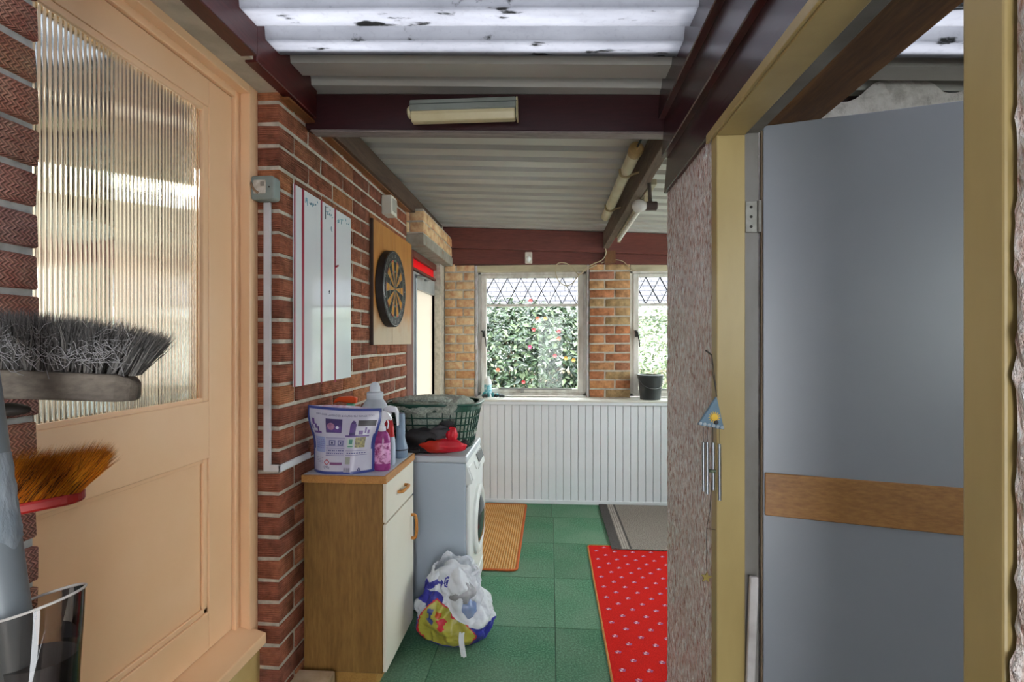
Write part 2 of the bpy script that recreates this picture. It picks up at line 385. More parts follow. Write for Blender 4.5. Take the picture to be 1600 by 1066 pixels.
for j in range(-2, 6):
    for i in range(-2, 5):
        xc = .022 - TL / 2 + TL * i; yc = 4.112 - TL / 2 - TL * j + TL
        xc += (0 if j > 0 else -.012)
        if yc - TL / 2 > 4.48 or yc < .3 or xc - TL / 2 < -1.3: continue
        o = place('carpet_tile', tile_me, (xc, yc, R_.uniform(-.0006, .0006)), (0, 0, R_.uniform(-.002, .002)), fl)
# ---- far wall: dado of narrow boards, sill, buff and orange brick piers, two windows
WHITE = M('white_board_paint', '#e4e7ec', '#dde0e5', scale=4, rough=.45)
wf = S().box((-1.1, 4.462, 0), (2.45, 4.60, .862)).obj('wall_far', M('dado_backing', '#9a9ca0', rough=.8), kind='structure')
pl = S().box((-.0295, 0, .028), (.0295, .012, .852)).mesh('dado_board', WHITE, bevel=.0035)
for k in range(48):
    x = -.985 + .0625 * k
    if x < 1.9: place('dado_board', pl, (x, 4.451 + R_.uniform(-.0006, .0006), 0), (0, 0, 0), wf)
S().box((-1.0, 4.440, 0), (1.95, 4.452, .034)).obj('baseboard_far', WHITE, kind='structure', bevel=.003)
S().box((-1.0, 4.436, .842), (2.45, 4.452, .870)).obj('trim_2', WHITE, kind='structure', bevel=.003)
sill = S().box((-1.0, 4.43, .868), (2.45, 4.80, .886)).obj('trim_3', M('sill_paint', '#e2dfd8', '#d2cec4', scale=8, rough=.4), kind='structure', bevel=.004)
tag(sill, 'white painted window sill board above the boarding')
def pier(x0, x1, yf, mat, z0, z1, name, T=.18, n0=0):
    b = S().box((x0 + .006, yf + .005, z0), (x1 - .006, yf + T, z1)).obj(name, MORTAR, kind='structure')
    k = 0; z = z0 + .004
    while z + .05 < z1:
        w_ = x1 - x0; split = (.62 if (k + n0) % 2 else .38) if w_ > .26 else (.5 if (k + n0) % 2 else 1.0)
        xs = [x0, x0 + w_ * split, x1] if split < 1 else [x0, x1]
        for a, c in zip(xs, xs[1:]):
            me = brick_mesh(round(c - a - .013, 3), .0655, .17, mat, R_.randrange(4))
            place('brick', me, ((a + c) / 2, yf + .085 + R_.uniform(-.002, .002), z + .035), (0, 0, 0), b)
        z += CRS; k += 1
    return b
YW = 4.62
pier(.338, .700, YW, B_PIER, .886, 2.062, 'wall_far_pier')
pier(-.95, -.672, YW, B_YEL, .886, 2.062, 'wall_far_corner_pier')
S().box((1.55, 4.60, .886), (2.45, 4.80, 2.40)).obj('wall_far_right', MORTAR, kind='structure')
S().box((-1.1, 4.46, 0), (-.95, 4.80, 2.40)).obj('wall_far_left', MORTAR, kind='structure')
# window reveals: whitewashed brick side of the buff pier
S().box((-.674, 4.63, .886), (-.655, 4.80, 2.06)).obj('trim_4', M('whitewash', '#c9c3c8', '#a79f98', scale=18, rough=.85, bump=.5), kind='structure', bevel=.003)
S().box((.322, 4.63, .886), (.339, 4.80, 2.06)).obj('trim_5', MT['whitewash'], kind='structure', bevel=.003)
LINTEL = M('peeled_lintel_paint', '#c9bfa0', '#a2957c', scale=7, stretch=(.4, 1, 1), rough=.85, bump=.4, c3='#7d7468')
S().box((-.672, 4.64, 2.005), (.338, 4.80, 2.066)).obj('trim_6', LINTEL, kind='structure', bevel=.004)
S().box((.700, 4.64, 2.005), (1.55, 4.80, 2.066)).obj('trim_7', LINTEL, kind='structure', bevel=.004)
FRAME = M('weathered_white_frame', '#e6e2dc', '#c4bcb2', scale=14, stretch=(1, 1, .4), rough=.7, bump=.35, c3='#a2968a')
LEAD = M('lead_came', '#2b2c30', rough=.6, metal=.4); IRON = M('black_iron', '#35332f', rough=.55, metal=.6)
GLASS = glass_mat('window_glass', '#f4f8f6', .35)
def window(name, x0, x1, label, handle_left=True):
    z0, z1, y = .893, 2.008, 4.70
    e = E(name, ((x0 + x1) / 2, y, z0), label, kind='structure')
    def fb(nm, lo, hi, m=FRAME): return S().box(lo, hi).obj(nm, m, e, bevel=.004)
    fb('outer_frame', (x0, y, z0), (x0 + .03, y + .07, z1)); fb('outer_frame', (x1 - .03, y, z0), (x1, y + .07, z1))
    fb('outer_frame', (x0, y, z1 - .025), (x1, y + .07, z1)); fb('outer_frame', (x0, y, z0), (x1, y + .07, z0 + .03))
    a0, a1, b0, b1 = x0 + .03, x1 - .03, z0 + .03, z1 - .025
    fb('casement', (a0, y - .012, b0), (a0 + .048, y + .03, b1)); fb('casement', (a1 - .048, y - .012, b0), (a1, y + .03, b1))
    fb('casement', (a0 + .048, y - .012, b1 - .03), (a1 - .048, y + .03, b1)); fb('casement', (a0 + .048, y - .012, b0), (a1 - .048, y + .03, b0 + .035))
    g0, g1, h0, h1 = a0 + .048, a1 - .048, b0 + .035, b1 - .03
    zt_ = h1 - .245
    fb('transom', (g0, y - .004, zt_ - .012), (g1, y + .024, zt_ + .012))
    S().box((g0, y + .010, h0), (g1, y + .014, zt_ - .012)).obj('pane', GLASS, e)
    S().box((g0, y + .010, zt_ + .012), (g1, y + .014, h1)).obj('pane', GLASS, e)
    dx = .124; zc0, zc1 = zt_ + .012, h1; hh = zc1 - zc0
    s = S(); k = -2
    while g0 + dx * k < g1 + dx:                                     # diamond cames: two families of slanting strips
        for sg in (1, -1):
            xa = g0 - .06 + dx * k; xb = xa + sg * dx
            pa, pb = V((xa, 0, zc0)), V((xb, 0, zc1)); ts = [0, 1]
            for lim in (g0, g1):
                if abs(xb - xa) > 1e-6:
                    tt = (lim - xa) / (xb - xa)
                    if 0 < tt < 1:
                        inside_start = g0 <= xa <= g1
                        if inside_start: ts[1] = min(ts[1], tt)
                        else: ts[0] = max(ts[0], tt)
            qa, qb = pa.lerp(pb, ts[0]), pa.lerp(pb, ts[1]); mid = (qa + qb) / 2
            if g0 - .001 <= mid.x <= g1 + .001 and (qb - qa).length > .01:
                s.bar((qa.x, y + .008, qa.z), (qb.x, y + .008, qb.z), .006, .0125, up=(0, 1, 0))
                s.bar((qa.x, y + .016, qa.z), (qb.x, y + .016, qb.z), .006, .0125, up=(0, 1, 0))
        k += 1
    s.obj('lead_cames', LEAD, e)
    hx = a0 + .024
    h = S().obox((hx, y - .018, 1.45), (.010, 0, 0), (0, .006, 0), (0, 0, .03)).tube([(hx, y - .025, 1.47), (hx - .012, y - .045, 1.475), (hx + .004, y - .05, 1.46), (hx + .02, y - .048, 1.40), (hx + .026, y - .046, 1.335)], [.007, .008, .008, .006, .005], 8)
    h.obj('handle', IRON, e, smooth=True)
    S().box((a0 + .16, y - .03, b0 + .028), (a1 - .10, y - .012, b0 + .042)).box((a0 + .36, y - .035, b0 + .0), (a0 + .39, y - .012, b0 + .028)).obj('stay', M('dull_steel', '#8f8e8a', rough=.5, metal=.7), e, bevel=.002)
    return e
window('window_1', -.655, .322, 'weathered white casement window with leaded diamonds, between the two brick piers')
window('window_2', .703, 1.55, 'weathered white casement window behind the black bucket')
# ---- maroon far beams
MAROON = wood('maroon_gloss_timber', '#2b1015', '#381519', 'X', 3, rough=.38, bump=.12, c3='#3f1b1c')
MAROON_Y = wood('maroon_gloss_boards', '#2b1116', '#36161a', 'Y', 3, rough=.25, bump=.15, c3='#3a2020')
HEADER = wood('russet_header_timber', '#62302a', '#733b30', 'X', 3, rough=.45, bump=.15, c3='#8a5a40')
REDLIP = M('red_board_edge', '#4a1614', '#381010', scale=8, rough=.4)
def sbeam(name, x0, x1, y0, y1, zl, zh, mat, lab=None, kind='structure', sl=-.045):
    """cross beam whose top and bottom follow the fall of the roof"""
    s = S().hexa([(x0, y0, zl + sl * x0), (x1, y0, zl + sl * x1), (x1, y1, zl + sl * x1), (x0, y1, zl + sl * x0), (x0, y0, zh + sl * x0), (x1, y0, zh + sl * x1), (x1, y1, zh + sl * x1), (x0, y1, zh + sl * x0)])
    o = s.obj(name, mat, bevel=.004, kind=kind); return tag(o, lab)
sbeam('trim_8', -1.05, 2.45, 4.555, 4.605, 2.172, 2.352, HEADER, 'upper maroon header beam over the windows')
sbeam('trim_9', -1.05, 2.45, 4.61, 4.70, 2.062, 2.20, HEADER, 'lower maroon header beam over the windows', sl=-.012)
S().box((-1.1, 4.62, 2.062), (2.45, 4.80, 2.42)).obj('wall_far_top', M('header_backing', '#4a2a22', rough=.8), kind='structure')
# ---- near maroon cross beam with a stripped lower lip
sbeam('trim_10', -1.0, 2.45, 2.05, 2.10, 2.205, 2.352, MAROON, 'near maroon cross beam carrying the strip light', sl=-.036)
LIP = wood('scraped_paint_lip', '#6d6160', '#8e8480', 'X', 6, rough=.6, c3='#4d2622')
sbeam('trim_11', -.97, .46, 2.044, 2.106, 2.196, 2.206, LIP, sl=-.036)
# ---- left wall plates
S().box((-.988, 1.62, 2.285), (-.945, 2.055, 2.43)).obj('trim_12', wood('peeling_maroon', '#421a1c', '#59221f', 'Y', 3, rough=.35, c3='#8d6a55', hi=.62), kind='structure', bevel=.003)
S().box((-.988, -1.2, 2.291), (-.932, 1.60, 2.46)).obj('trim_13', MT['peeling_maroon'], kind='structure', bevel=.003)
OLDW = wood('weathered_plate', '#3f2a20', '#5b4636', 'Y', 4, rough=.7, c3='#7a6a58')
S().box((-.988, 2.105, 2.272), (-.932, 4.45, 2.385)).obj('trim_14', OLDW, kind='structure', bevel=.003)
S().box((-.985, 1.84, 2.266), (-.952, 3.5, 2.275)).obj('trim_15', wood('orange_batten', '#8a5528', '#6b3f20', 'Y', 5), kind='structure')
# ---- corrugated roof
CORR = M('painted_corrugated_steel', '#b9b7b0', '#a7a39a', scale=2.5, stretch=(.3, 1, 1), rough=.5, c3='#8c857a')
PITCH, DEP = .167, .050
def corr_z(y):
    ph = (y / PITCH) % 1.0
    if ph < .56: h = 0
    elif ph < .64: h = (ph - .56) / .08
    elif ph < .95: h = 1
    else: h = 1 - (ph - .95) / .05
    return h * DEP
def corr_sheet(name, x0, x1, y0, y1, dz, mat, nx=1, thick=.003, wob=0):
    ks = set([y0, y1]); base = math.floor(y0 / PITCH)
    for k in range(int((y1 - y0) / PITCH) + 3):
        for q in (0, .56, .64, .95):
            y = (base + k + q) * PITCH
            if y0 < y < y1: ks.add(y)
    ys = sorted(ks); s = S()
    for j in (0, 1):
        b = len(s.v)
        for y in ys:
            for i in range(nx + 1):
                x = x0 + (x1 - x0) * i / nx; s.v.append((x, y, RZ(x) + dz + corr_z(y + 1e-6) + j * thick))
        for a in range(len(ys) - 1):
            for i in range(nx): s.f.append((b + a * (nx + 1) + i, b + a * (nx + 1) + i + 1, b + (a + 1) * (nx + 1) + i + 1, b + (a + 1) * (nx + 1) + i)); s.m.append(0)
    return s.obj(name, mat, kind='structure', fix=False)
tag(corr_sheet('ceiling', -1.25, 2.6, 1.735, 4.95, 0, CORR), 'grey corrugated steel roof sheeting')
def dirt(t):
    co = t.coord('Object', (.35, 1.6, 1)); n1 = t.noise(co, 5, 8, .65); n2 = t.noise(t.coord('Object'), 60, 4, .6); n3 = t.noise(t.coord('Object', (.8, 2.5, 1)), 7, 5, .6)
    c = t.ramp(n1, [(.35, '#a6a7ac'), (.6, '#96979c'), (.8, '#7c7c80')])
    c = t.mix(t.ramp(n2, [(.55, '#000000'), (.75, '#707070')]), c, '#4a4b44')
    return t.mix(t.ramp(n3, [(.61, '#000000'), (.65, '#f0f0f0')]), c, '#1d1f1b')
PLAST = sheet_mat('dirty_translucent_roofing', '#ffffff', trans=.72, rough=.5, dirt=dirt)
tag(corr_sheet('ceiling_translucent', -1.25, 2.6, -1.4, 1.77, -.012, PLAST), 'dirty translucent corrugated roof sheet')
# purlin running towards the far wall
PUR = wood('grey_brown_purlin', '#4a3a30', '#6f5e50', 'Y', 4, rough=.8, c3='#8f8070')
S().box((.455, 2.10, 2.185), (.505, 4.556, 2.328)).obj('trim_16', PUR, kind='structure', bevel=.003)
# ---- partition: pink rendered wall with the flush door
t = NT('pink_spatter_render'); co = t.coord('Object', (1, 1, .42)); t.p(rough=.22, spec=.9)
n1 = t.noise(co, 85, 5, .6); n2 = t.noise(t.coord('Object', (1, 1, .5)), 3, 4); n3 = t.noise(t.coord('Object', (1, 1, .5)), 150, 3)
c = t.ramp(n1, [(.36, '#b58678'), (.43, '#e0c0b3'), (.54, '#f3e4dc'), (.66, '#fdfaf6')])  # palest ramp tones paint window glints onto the spatter
c = t.mix(t.ramp(n2, [(.45, '#000000'), (.7, '#606060')]), c, '#c4ac90'); t.base(c)
t.bump(t.math('ADD', n1, t.math('MULTIPLY', n3, .4)), 1.0, .03); RENDER = t.m
def rough_panel(name, y0, y1, z0, z1, x, amp, mat, lab=None, sign=-1, T=.10, ny=60, nz=200):
    def fn(u, v):
        y = y0 + (y1 - y0) * u; z = z0 + (z1 - z0) * v
        h = noise.noise((y * 55, z * 24, x)) * .6 + noise.noise((y * 130, z * 60, 3.3)) * .4
        return (x + sign * max(0, h) * amp, y, z)
    s = S().grid(fn, ny, nz); s.box((x + .002, y0, z0), (x + T, y1, z1))
    o = s.obj(name, mat, kind='structure', smooth=80); return tag(o, lab)
rough_panel('wall_right', 1.466, 2.03, 0, 1.96, XP, .008, RENDER, 'pink spatter rendered end of the partition', ny=110, nz=300)
rough_panel('wall_right_near', -.9, .541, 0, 2.30, XP + .006, .014, RENDER, ny=160)
S().box((.46, 1.466, 1.96), (.545, 2.03, 2.33)).obj('wall_right_top', M('render_back', '#8d7468', rough=.9), kind='structure')
# lapped maroon boards over the doorway
for k, (zl, zh, xo) in enumerate(((1.946, 2.100, .008), (2.082, 2.250, .018), (2.232, 2.44, .030))):
    s = S().hexa([(XP - xo - .006, -1.0, zl), (XP + .02, -1.0, zl), (XP + .02, 2.032, zl), (XP - xo - .006, 2.032, zl), (XP - xo + .008, -1.0, zh), (XP + .02, -1.0, zh), (XP + .02, 2.032, zh), (XP - xo + .008, 2.032, zh)])
    s.m[0] = 1; tag(s.obj('trim_%d' % (17 + k), [MAROON_Y, REDLIP], kind='structure', bevel=.003), ('lowest', 'middle', 'topmost')[k] + ' lapped maroon board over the flush door frame')
# door frame (buff gloss) and grey flush door standing open
BUFF = M('buff_gloss_paint', '#a8925f', '#978150', scale=6, stretch=(1, 1, .3), rough=.38, bump=.12, bscale=30)
GREYJ = M('grey_jamb_paint', '#7a7672', '#666159', scale=8, stretch=(1, 1, .4), rough=.6, bump=.2)
d2 = E('door_2', (.56, 1.43, 0), 'grey flush door standing open, oak strip across it', kind='structure')
def db(nm, lo, hi, m=BUFF, bv=.003): return S().box(lo, hi).obj(nm, m, d2, bevel=bv, seg=2)
db('jamb', (.440, 1.420, 0), (.514, 1.466, 1.962)); db('jamb', (.514, 1.432, 0), (.553, 1.50, 1.962), GREYJ)
db('jamb', (.446, .548, 0), (.514, .601, 2.30)); db('jamb', (.514, .535, 0), (.553, .588, 1.962), GREYJ)
db('door_head', (.440, .600, 1.926), (.514, 1.420, 1.962)); db('door_head', (.514, .588, 1.935), (.555, 1.432, 1.962), GREYJ)
db('architrave', (.432, .52, 1.930), (.440, 1.49, 1.955), bv=.002)
GDOOR = M('grey_door_paint', '#86888e', '#7f8188', scale=2, rough=.35)
# leaf in its own plane: hinge point and direction
hp = V((.562, 1.428, 0)); dd = V((.962, -.273, 0)).normalized(); nn = V((-dd.y, dd.x, 0))
LW = .78
def leaf(nm, a, b, z0, z1, o0, o1, m, bv=.002):
    c = hp + dd * ((a + b) / 2) + nn * ((o0 + o1) / 2) + V((0, 0, (z0 + z1) / 2))
    return S().obox(c, dd * (b - a) / 2, nn * abs(o1 - o0) / 2, V((0, 0, (z1 - z0) / 2))).obj(nm, m, d2, bevel=bv)
leaf('leaf', 0, LW, .02, 1.952, 0, .04, GDOOR)
leaf('edge_strip', -.005, 0, .02, 1.945, .004, .036, M('bare_edge_wood', '#6e5a48', '#8a745c', scale=10, rough=.8))
leaf('strip', .004, LW, .922, 1.034, -.008, 0, wood('oak_strip', '#85592a', '#9a6b36', 'X', 4, rough=.45))
for zz in (.27,): leaf('strip', .004, LW, zz - .056, zz + .056, -.008, 0, MT['oak_strip'])
hs = M('dull_hinge', '#8d8a84', '#6a655e', scale=20, rough=.5, metal=.5)
for zc in (1.712, .30):
    h = S().box((.517, 1.4285, zc - .042), (.548, 1.4318, zc + .042)).obj('hinge', hs, d2, bevel=.0015)
    S().tube([(.553, 1.428, zc - .042), (.553, 1.428, zc + .042)], .0055, 10).obj('knuckle', hs, h, smooth=True)
    s = S()
    for q in (-.026, 0, .026): s.lathe([(.004, 0), (.0035, .0012), (.0005, .0006)], (.532, 1.4285, zc + q), 10, axis=(0, -1, 0))
    s.obj('screws', M('dark_screw', '#2d2925', rough=.5, metal=.6), h)
# room behind: rough whitewashed return wall, brown beam, end walls
t = NT('rough_whitewash'); co = t.coord('Object'); n1 = t.noise(co, 14, 7, .65); t.p(rough=.9)
t.base(t.ramp(n1, [(.3, '#b5ada5'), (.5, '#e2dbd5'), (.7, '#efebe7')])); t.bump(n1, 1.0, .02)
def rw(u, v):
    x = .553 + 1.9 * u; top = 2.25 + .10 * noise.noise((x * 3, 1.7, .4)) + .03 * noise.noise((x * 11, .3, 0)) + .06 * math.exp(-((x - 1.22) / .2) ** 2); z = top * v
    return (x, 1.99 - .03 * noise.noise((x * 6, z * 6, 0)) - .012 * noise.noise((x * 20, z * 20, 5)), z)
S().grid(rw, 90, 90).box((.553, 2.01, 0), (2.45, 2.028, 2.22)).obj('wall_return', t.m, kind='structure', smooth=60)
BRN = wood('brown_oiled_beam', '#54371c', '#85592c', 'Y', 3, rough=.5, c3='#a87438', lo=.25, hi=.6)
S().box((.585, -1.0, 1.992), (.745, 1.56, 2.25)).obj('trim_20', BRN, kind='structure', bevel=.004)
S().box((2.41, 2.5, .9), (2.414, 4.25, 2.05)).obj('window_side_added', GLASS, kind='structure')  # unseen side window added to brighten the far room
s = S()
for yy in (2.46, 3.34, 4.21): s.box((2.39, yy, .86), (2.45, yy + .06, 2.09))
for zz in (.86, 2.03): s.box((2.39, 2.52, zz), (2.45, 4.21, zz + .06))
s.obj('window_frame', FRAME, bpy.data.objects['window_side_added'])
S().box((2.40, -1.3, 0), (2.45, 4.6, .86)).box((2.40, -1.3, 2.09), (2.45, 4.6, 2.30)).box((2.40, -1.3, .86), (2.45, 2.46, 2.09)).box((2.40, 4.27, .86), (2.45, 4.6, 2.09)).obj('wall_side', M('side_wall_paint', '#b5aca2', '#a39a90', scale=3, rough=.9), kind='structure')
S().box((.25, -1.35, 0), (2.45, -1.30, 1.15)).box((.25, -1.35, 1.15), (1.1, -1.30, 2.42)).box((2.2, -1.35, 1.15), (2.45, -1.30, 2.42)).box((1.1, -1.35, 2.05), (2.2, -1.30, 2.42)).box((-1.24, -1.35, 0), (-.75, -1.30, 2.42)).box((-.75, -1.35, 1.9), (.25, -1.30, 2.42)).box((-.75, -1.35, 0), (-.25, -1.30, 1.9)).obj('wall_back', MT['side_wall_paint'], kind='structure')  # unseen back wall added, its openings sized to set the near daylight
S().box((-1.24, -1.30, 0), (-1.0, -.62, 2.42)).obj('wall_back_left', MT['side_wall_paint'], kind='structure')
S().box((1.1, -1.33, 1.15), (2.2, -1.326, 2.05)).obj('window_back_added', GLASS, kind='structure')  # unseen rear window added to brighten the room behind the flush door
s = S()
for xx in (1.1, 1.63, 2.15): s.box((xx, -1.36, 1.15), (xx + .05, -1.29, 2.05))
for zz in (1.15, 2.0): s.box((1.15, -1.36, zz), (2.15, -1.29, zz + .05))
s.obj('window_frame', FRAME, bpy.data.objects['window_back_added'])
# ---- far glazed door in the left wall, under a brick lintel
d3 = E('door_3', (-1.0, 4.1, 0), 'grey metal door with a bright frosted pane beside the dartboard', kind='structure')
BRF = wood('brown_red_frame', '#5c2a20', '#6f3426', 'Z', 4, rough=.5)
ALU = M('grey_alloy_frame', '#b6b9bb', '#a3a7aa', scale=6, rough=.4, metal=.3)
def d3b(nm, lo, hi, m, bv=.003): return S().box(lo, hi).obj(nm, m, d3, bevel=bv)
d3b('jamb', (-1.09, 3.53, 0), (-.985, 3.70, 2.04), BRF); d3b('jamb', (-1.09, 4.56, 0), (-.985, 4.615, 2.04), BRF)
d3b('door_head', (-1.09, 3.70, 1.995), (-.985, 4.56, 2.045), BRF)
d3b('transom_pane', (-1.03, 3.70, 1.925), (-1.012, 4.56, 1.995), sheet_mat('red_transom', '#e00828', trans=.4, rough=.3), 0)
d3b('door_head', (-1.06, 3.70, 1.905), (-.99, 4.56, 1.925), BRF)
d3b('stile', (-1.05, 3.70, .02), (-1.0, 3.80, 1.90), ALU); d3b('stile', (-1.05, 4.46, .02), (-1.0, 4.56, 1.90), ALU)
d3b('rail', (-1.05, 3.80, 1.78), (-1.0, 4.46, 1.90), ALU); d3b('rail', (-1.05, 3.80, .02), (-1.0, 4.46, .25), ALU)
d3b('frosted_pane', (-1.032, 3.80, .25), (-1.024, 4.46, 1.78), sheet_mat('frosted_pane', '#c8c2b8', trans=.55, rough=.4), 0)
d3b('stay_tube', (-1.0, 3.79, .3), (-.985, 3.81, 1.88), ALU)
S().tube([(-.985, 3.78, 1.86), (-.95, 3.86, 1.865), (-.94, 3.98, 1.86), (-.975, 4.02, 1.86)], .011, 8).obj('closer_arm', M('closer_steel', '#8b8d8e', rough=.4, metal=.8), d3, smooth=True)
d3b('latch', (-.985, 4.50, 1.60), (-.965, 4.54, 1.70), M('white_plastic', '#e3e2dc', rough=.4))
li = S().box((-1.09, YEND + .01, 2.052), (-.870, 4.60, 2.128)).obj('wall_left_lintel', M('raw_concrete', '#9d968b', '#857c70', scale=12, rough=.95, bump=.6, c3='#b0714f'), kind='structure', bevel=.004)
S().box((-1.08, YEND + .02, 2.128), (-.879, 4.60, 2.30)).obj('lintel_core', MORTAR, li)
for k in range(2):
    course(li, B_YEL, YEND + .012, 4.60, 2.128 + .005 + .04 + CRS * k, 'Y', -.871, -.10, start='half' if k else 'full', h=.069)
    place('brick', brick_mesh(.10, .069, .095, B_YEL, k), (-1.025, YEND + .058, 2.173 + CRS * k), (0, 0, 0), li)
S().box((-1.1, YEND, 2.30), (-.988, 4.6, 2.41)).obj('wall_left_over_lintel', MORTAR, kind='structure')
S().box((-1.12, YC, 2.33), (-.99, YEND, 2.42)).obj('wall_left_over', MORTAR, kind='structure')
# ================================================================== furniture and machine
OAK = wood('oak_laminate', '#7d5a2b', '#8f6a36', 'Z', 3, rough=.5, bump=.08)
OAKL = wood('light_oak_edging', '#a8743c', '#bb8648', 'Y', 5, rough=.45)
OFFW = M('off_white_laminate', '#e4dfd0', '#ded8c8', scale=2, rough=.4)
cb = E('base_cupboard', (-.81, 2.2, 0), 'oak-sided base cupboard with white drawer and door under the detergent pouch', 'cupboard')
S().box((-.980, 2.012, .07), (-.660, 2.425, .822)).obj('carcass', OAK, cb, bevel=.002)
wt = S().box((-.984, 1.996, .822), (-.640, 2.43, .852)).obj('worktop', OAKL, cb, bevel=.003, seg=2)
S().box((-.978, 2.006, .852), (-.650, 2.428, .8532)).obj('worktop_surface', M('pale_grey_laminate', '#c9ccd4', '#c0c3ca', scale=20, rough=.3), wt)
dr = S().box((-.659, 2.014, .665), (-.645, 2.423, .818)).obj('drawer', OFFW, cb, bevel=.002)
dw = S().box((-.659, 2.014, .075), (-.645, 2.423, .657)).obj('door', OFFW, cb, bevel=.002)
HND = wood('orange_pine_handle', '#b7752c', '#c98a3e', 'Y', 8, rough=.4)
S().tube(bez([(-.645, 2.165, .745), (-.625, 2.172, .745), (-.620, 2.22, .747), (-.625, 2.268, .745), (-.645, 2.275, .745)], 5), .007, 10).obj('handle', HND, dr, smooth=True)
S().tube(bez([(-.645, 2.385, .575), (-.625, 2.385, .570), (-.620, 2.385, .52), (-.625, 2.385, .472), (-.645, 2.385, .467)], 5), .007, 10).obj('handle', HND, dw, smooth=True)
S().box((-.978, 2.03, 0), (-.69, 2.42, .07)).obj('plinth', wood('pine_plinth', '#a87a3a', '#b98a48', 'Y', 4, rough=.6), cb)

wm = E('washing_machine', (-.68, 2.87, 0), 'white front-loading washing machine under the laundry basket', 'washing machine')
STEEL = M('white_enamel_side', '#b4bfca', '#aebac6', scale=3, rough=.35); WPL = M('white_appliance_plastic', '#dcdfdf', '#d6d8d6', scale=3, rough=.4)
S().box((-.96, 2.597, .02), (-.425, 3.115, .768)).obj('body', STEEL, wm, bevel=.006, seg=2)
S().box((-.965, 2.593, .768), (-.418, 3.119, .802)).obj('top', M('appliance_top', '#c3c8ce', rough=.35), wm, bevel=.008, seg=2)
s = S().prism([(-.425, .655), (-.392, .665), (-.400, .70), (-.424, .765), (-.425, .768)], (0, 2.60, 0), (1, 0, 0), (0, 0, 1), (0, .512, 0))
cp = s.obj('control_panel', WPL, wm, bevel=.003)
S().obox((-.4055, 2.99, .728), (.0025, 0, .0012), (0, .09, 0), (-.0085, 0, .023)).obj('display', M('grey_display', '#5d6062', rough=.25), cp, bevel=.001)
S().lathe([(.022, 0), (.021, .006), (.018, .008), (.0, .008)], (-.405, 2.80, .712), 24, axis=(1, 0, .35)).obj('dial', WPL, cp, smooth=True)
for k in range(4): S().lathe([(.008, 0), (.008, .006), (0, .007)], (-.400, 2.855 + k * .03 if k < 1 else 2.86 + k * .028, .685), 12, axis=(1, 0, .3)).obj('button', WPL, cp, smooth=True)
S().obox((-.402, 2.672, .71), (.004, 0, .0015), (0, .055, 0), (-.012, 0, .034)).obj('detergent_drawer', WPL, cp, bevel=.003)
S().box((-.427, 2.603, .03), (-.405, 3.11, .652)).obj('front', WPL, wm, bevel=.012, seg=3)
dor = S().lathe([(.185, 0), (.185, .014), (.175, .022), (.150, .024), (.140, .014)], (-.406, 2.88, .40), 40, axis=(1, 0, 0), cap=False).obj('porthole_ring', WPL, wm, smooth=50)
S().lathe([(.141, 0), (.13, .012), (.09, .026), (.04, .032), (0, .033)], (-.402, 2.88, .40), 40, axis=(1, 0, 0)).obj('porthole_glass', M('dark_porthole', '#2e3438', rough=.08, spec=.7), dor, smooth=True)
S().box((-.410, 2.63, .035), (-.400, 3.09, .11)).obj('kick_plate', WPL, wm, bevel=.003)
for (x, y) in ((-.92, 2.64), (-.47, 2.64), (-.92, 3.07), (-.47, 3.07)): S().lathe([(.02, 0), (.02, .012), (.012, .014), (.012, .03)], (x, y, 0), 12).obj('foot', M('black_rubber', '#232323', rough=.7), wm)

# ---- laundry basket with lattice sides
bk = E('laundry_basket', (-.655, 2.915, .802), 'dark green plastic laundry basket on the washing machine', 'basket')
GRN = M('dark_green_plastic', '#10493a', '#0d3d31', scale=5, rough=.3)
def ring(t, n=80):
    """point list of the basket outline at height fraction t"""
    a, b = .218 + .045 * t, .150 + .040 * t; o = []
    for i in range(n):
        th = 2 * math.pi * i / n; c, s_ = math.cos(th), math.sin(th)
        o.append(V((-.655 + a * abs(c) ** .6 * (1 if c > 0 else -1), 2.915 + b * abs(s_) ** .6 * (1 if s_ > 0 else -1), .806 + .235 * t)))
    return o
s = S()
def loop(pts, w_, h_):
    n = len(pts); cx = sum((p for p in pts), V((0, 0, 0))) / n; b = len(s.v)
    for p in pts:
        d = (p - cx); d.z = 0; d.normalize()
        for q in (d * w_ / 2 + V((0, 0, h_ / 2)), -d * w_ / 2 + V((0, 0, h_ / 2)), -d * w_ / 2 - V((0, 0, h_ / 2)), d * w_ / 2 - V((0, 0, h_ / 2))): s.v.append(tuple(p + q))
    for i in range(n):
        for j in range(4):
            s.f.append((b + i * 4 + j, b + i * 4 + (j + 1) % 4, b + ((i + 1) % n) * 4 + (j + 1) % 4, b + ((i + 1) % n) * 4 + j)); s.m.append(0)
for t_ in (.04, .22, .38, .54, .70, .86): loop(ring(t_), .004, .007)
r0, r1 = ring(0.0), ring(.98)
for i in range(0, 80, 1):
    if i % 2 == 0: s.bar(r0[i], r1[i], .004, .0065, up=(r0[i] - V((-.655, 2.915, .806))))
s.obj('lattice', GRN, bk)
s = S(); loop(ring(1.0), .030, .012); s.obj('rim', GRN, bk, bevel=.004, seg=2)
s = S(); loop(ring(.94), .006, .03); s.obj('rim_band', GRN, bk)
p = ring(0); S().prism([(q.x, q.y) for q in p], (0, 0, .8025), (1, 0, 0), (0, 1, 0), (0, 0, .006)).obj('base', GRN, bk)
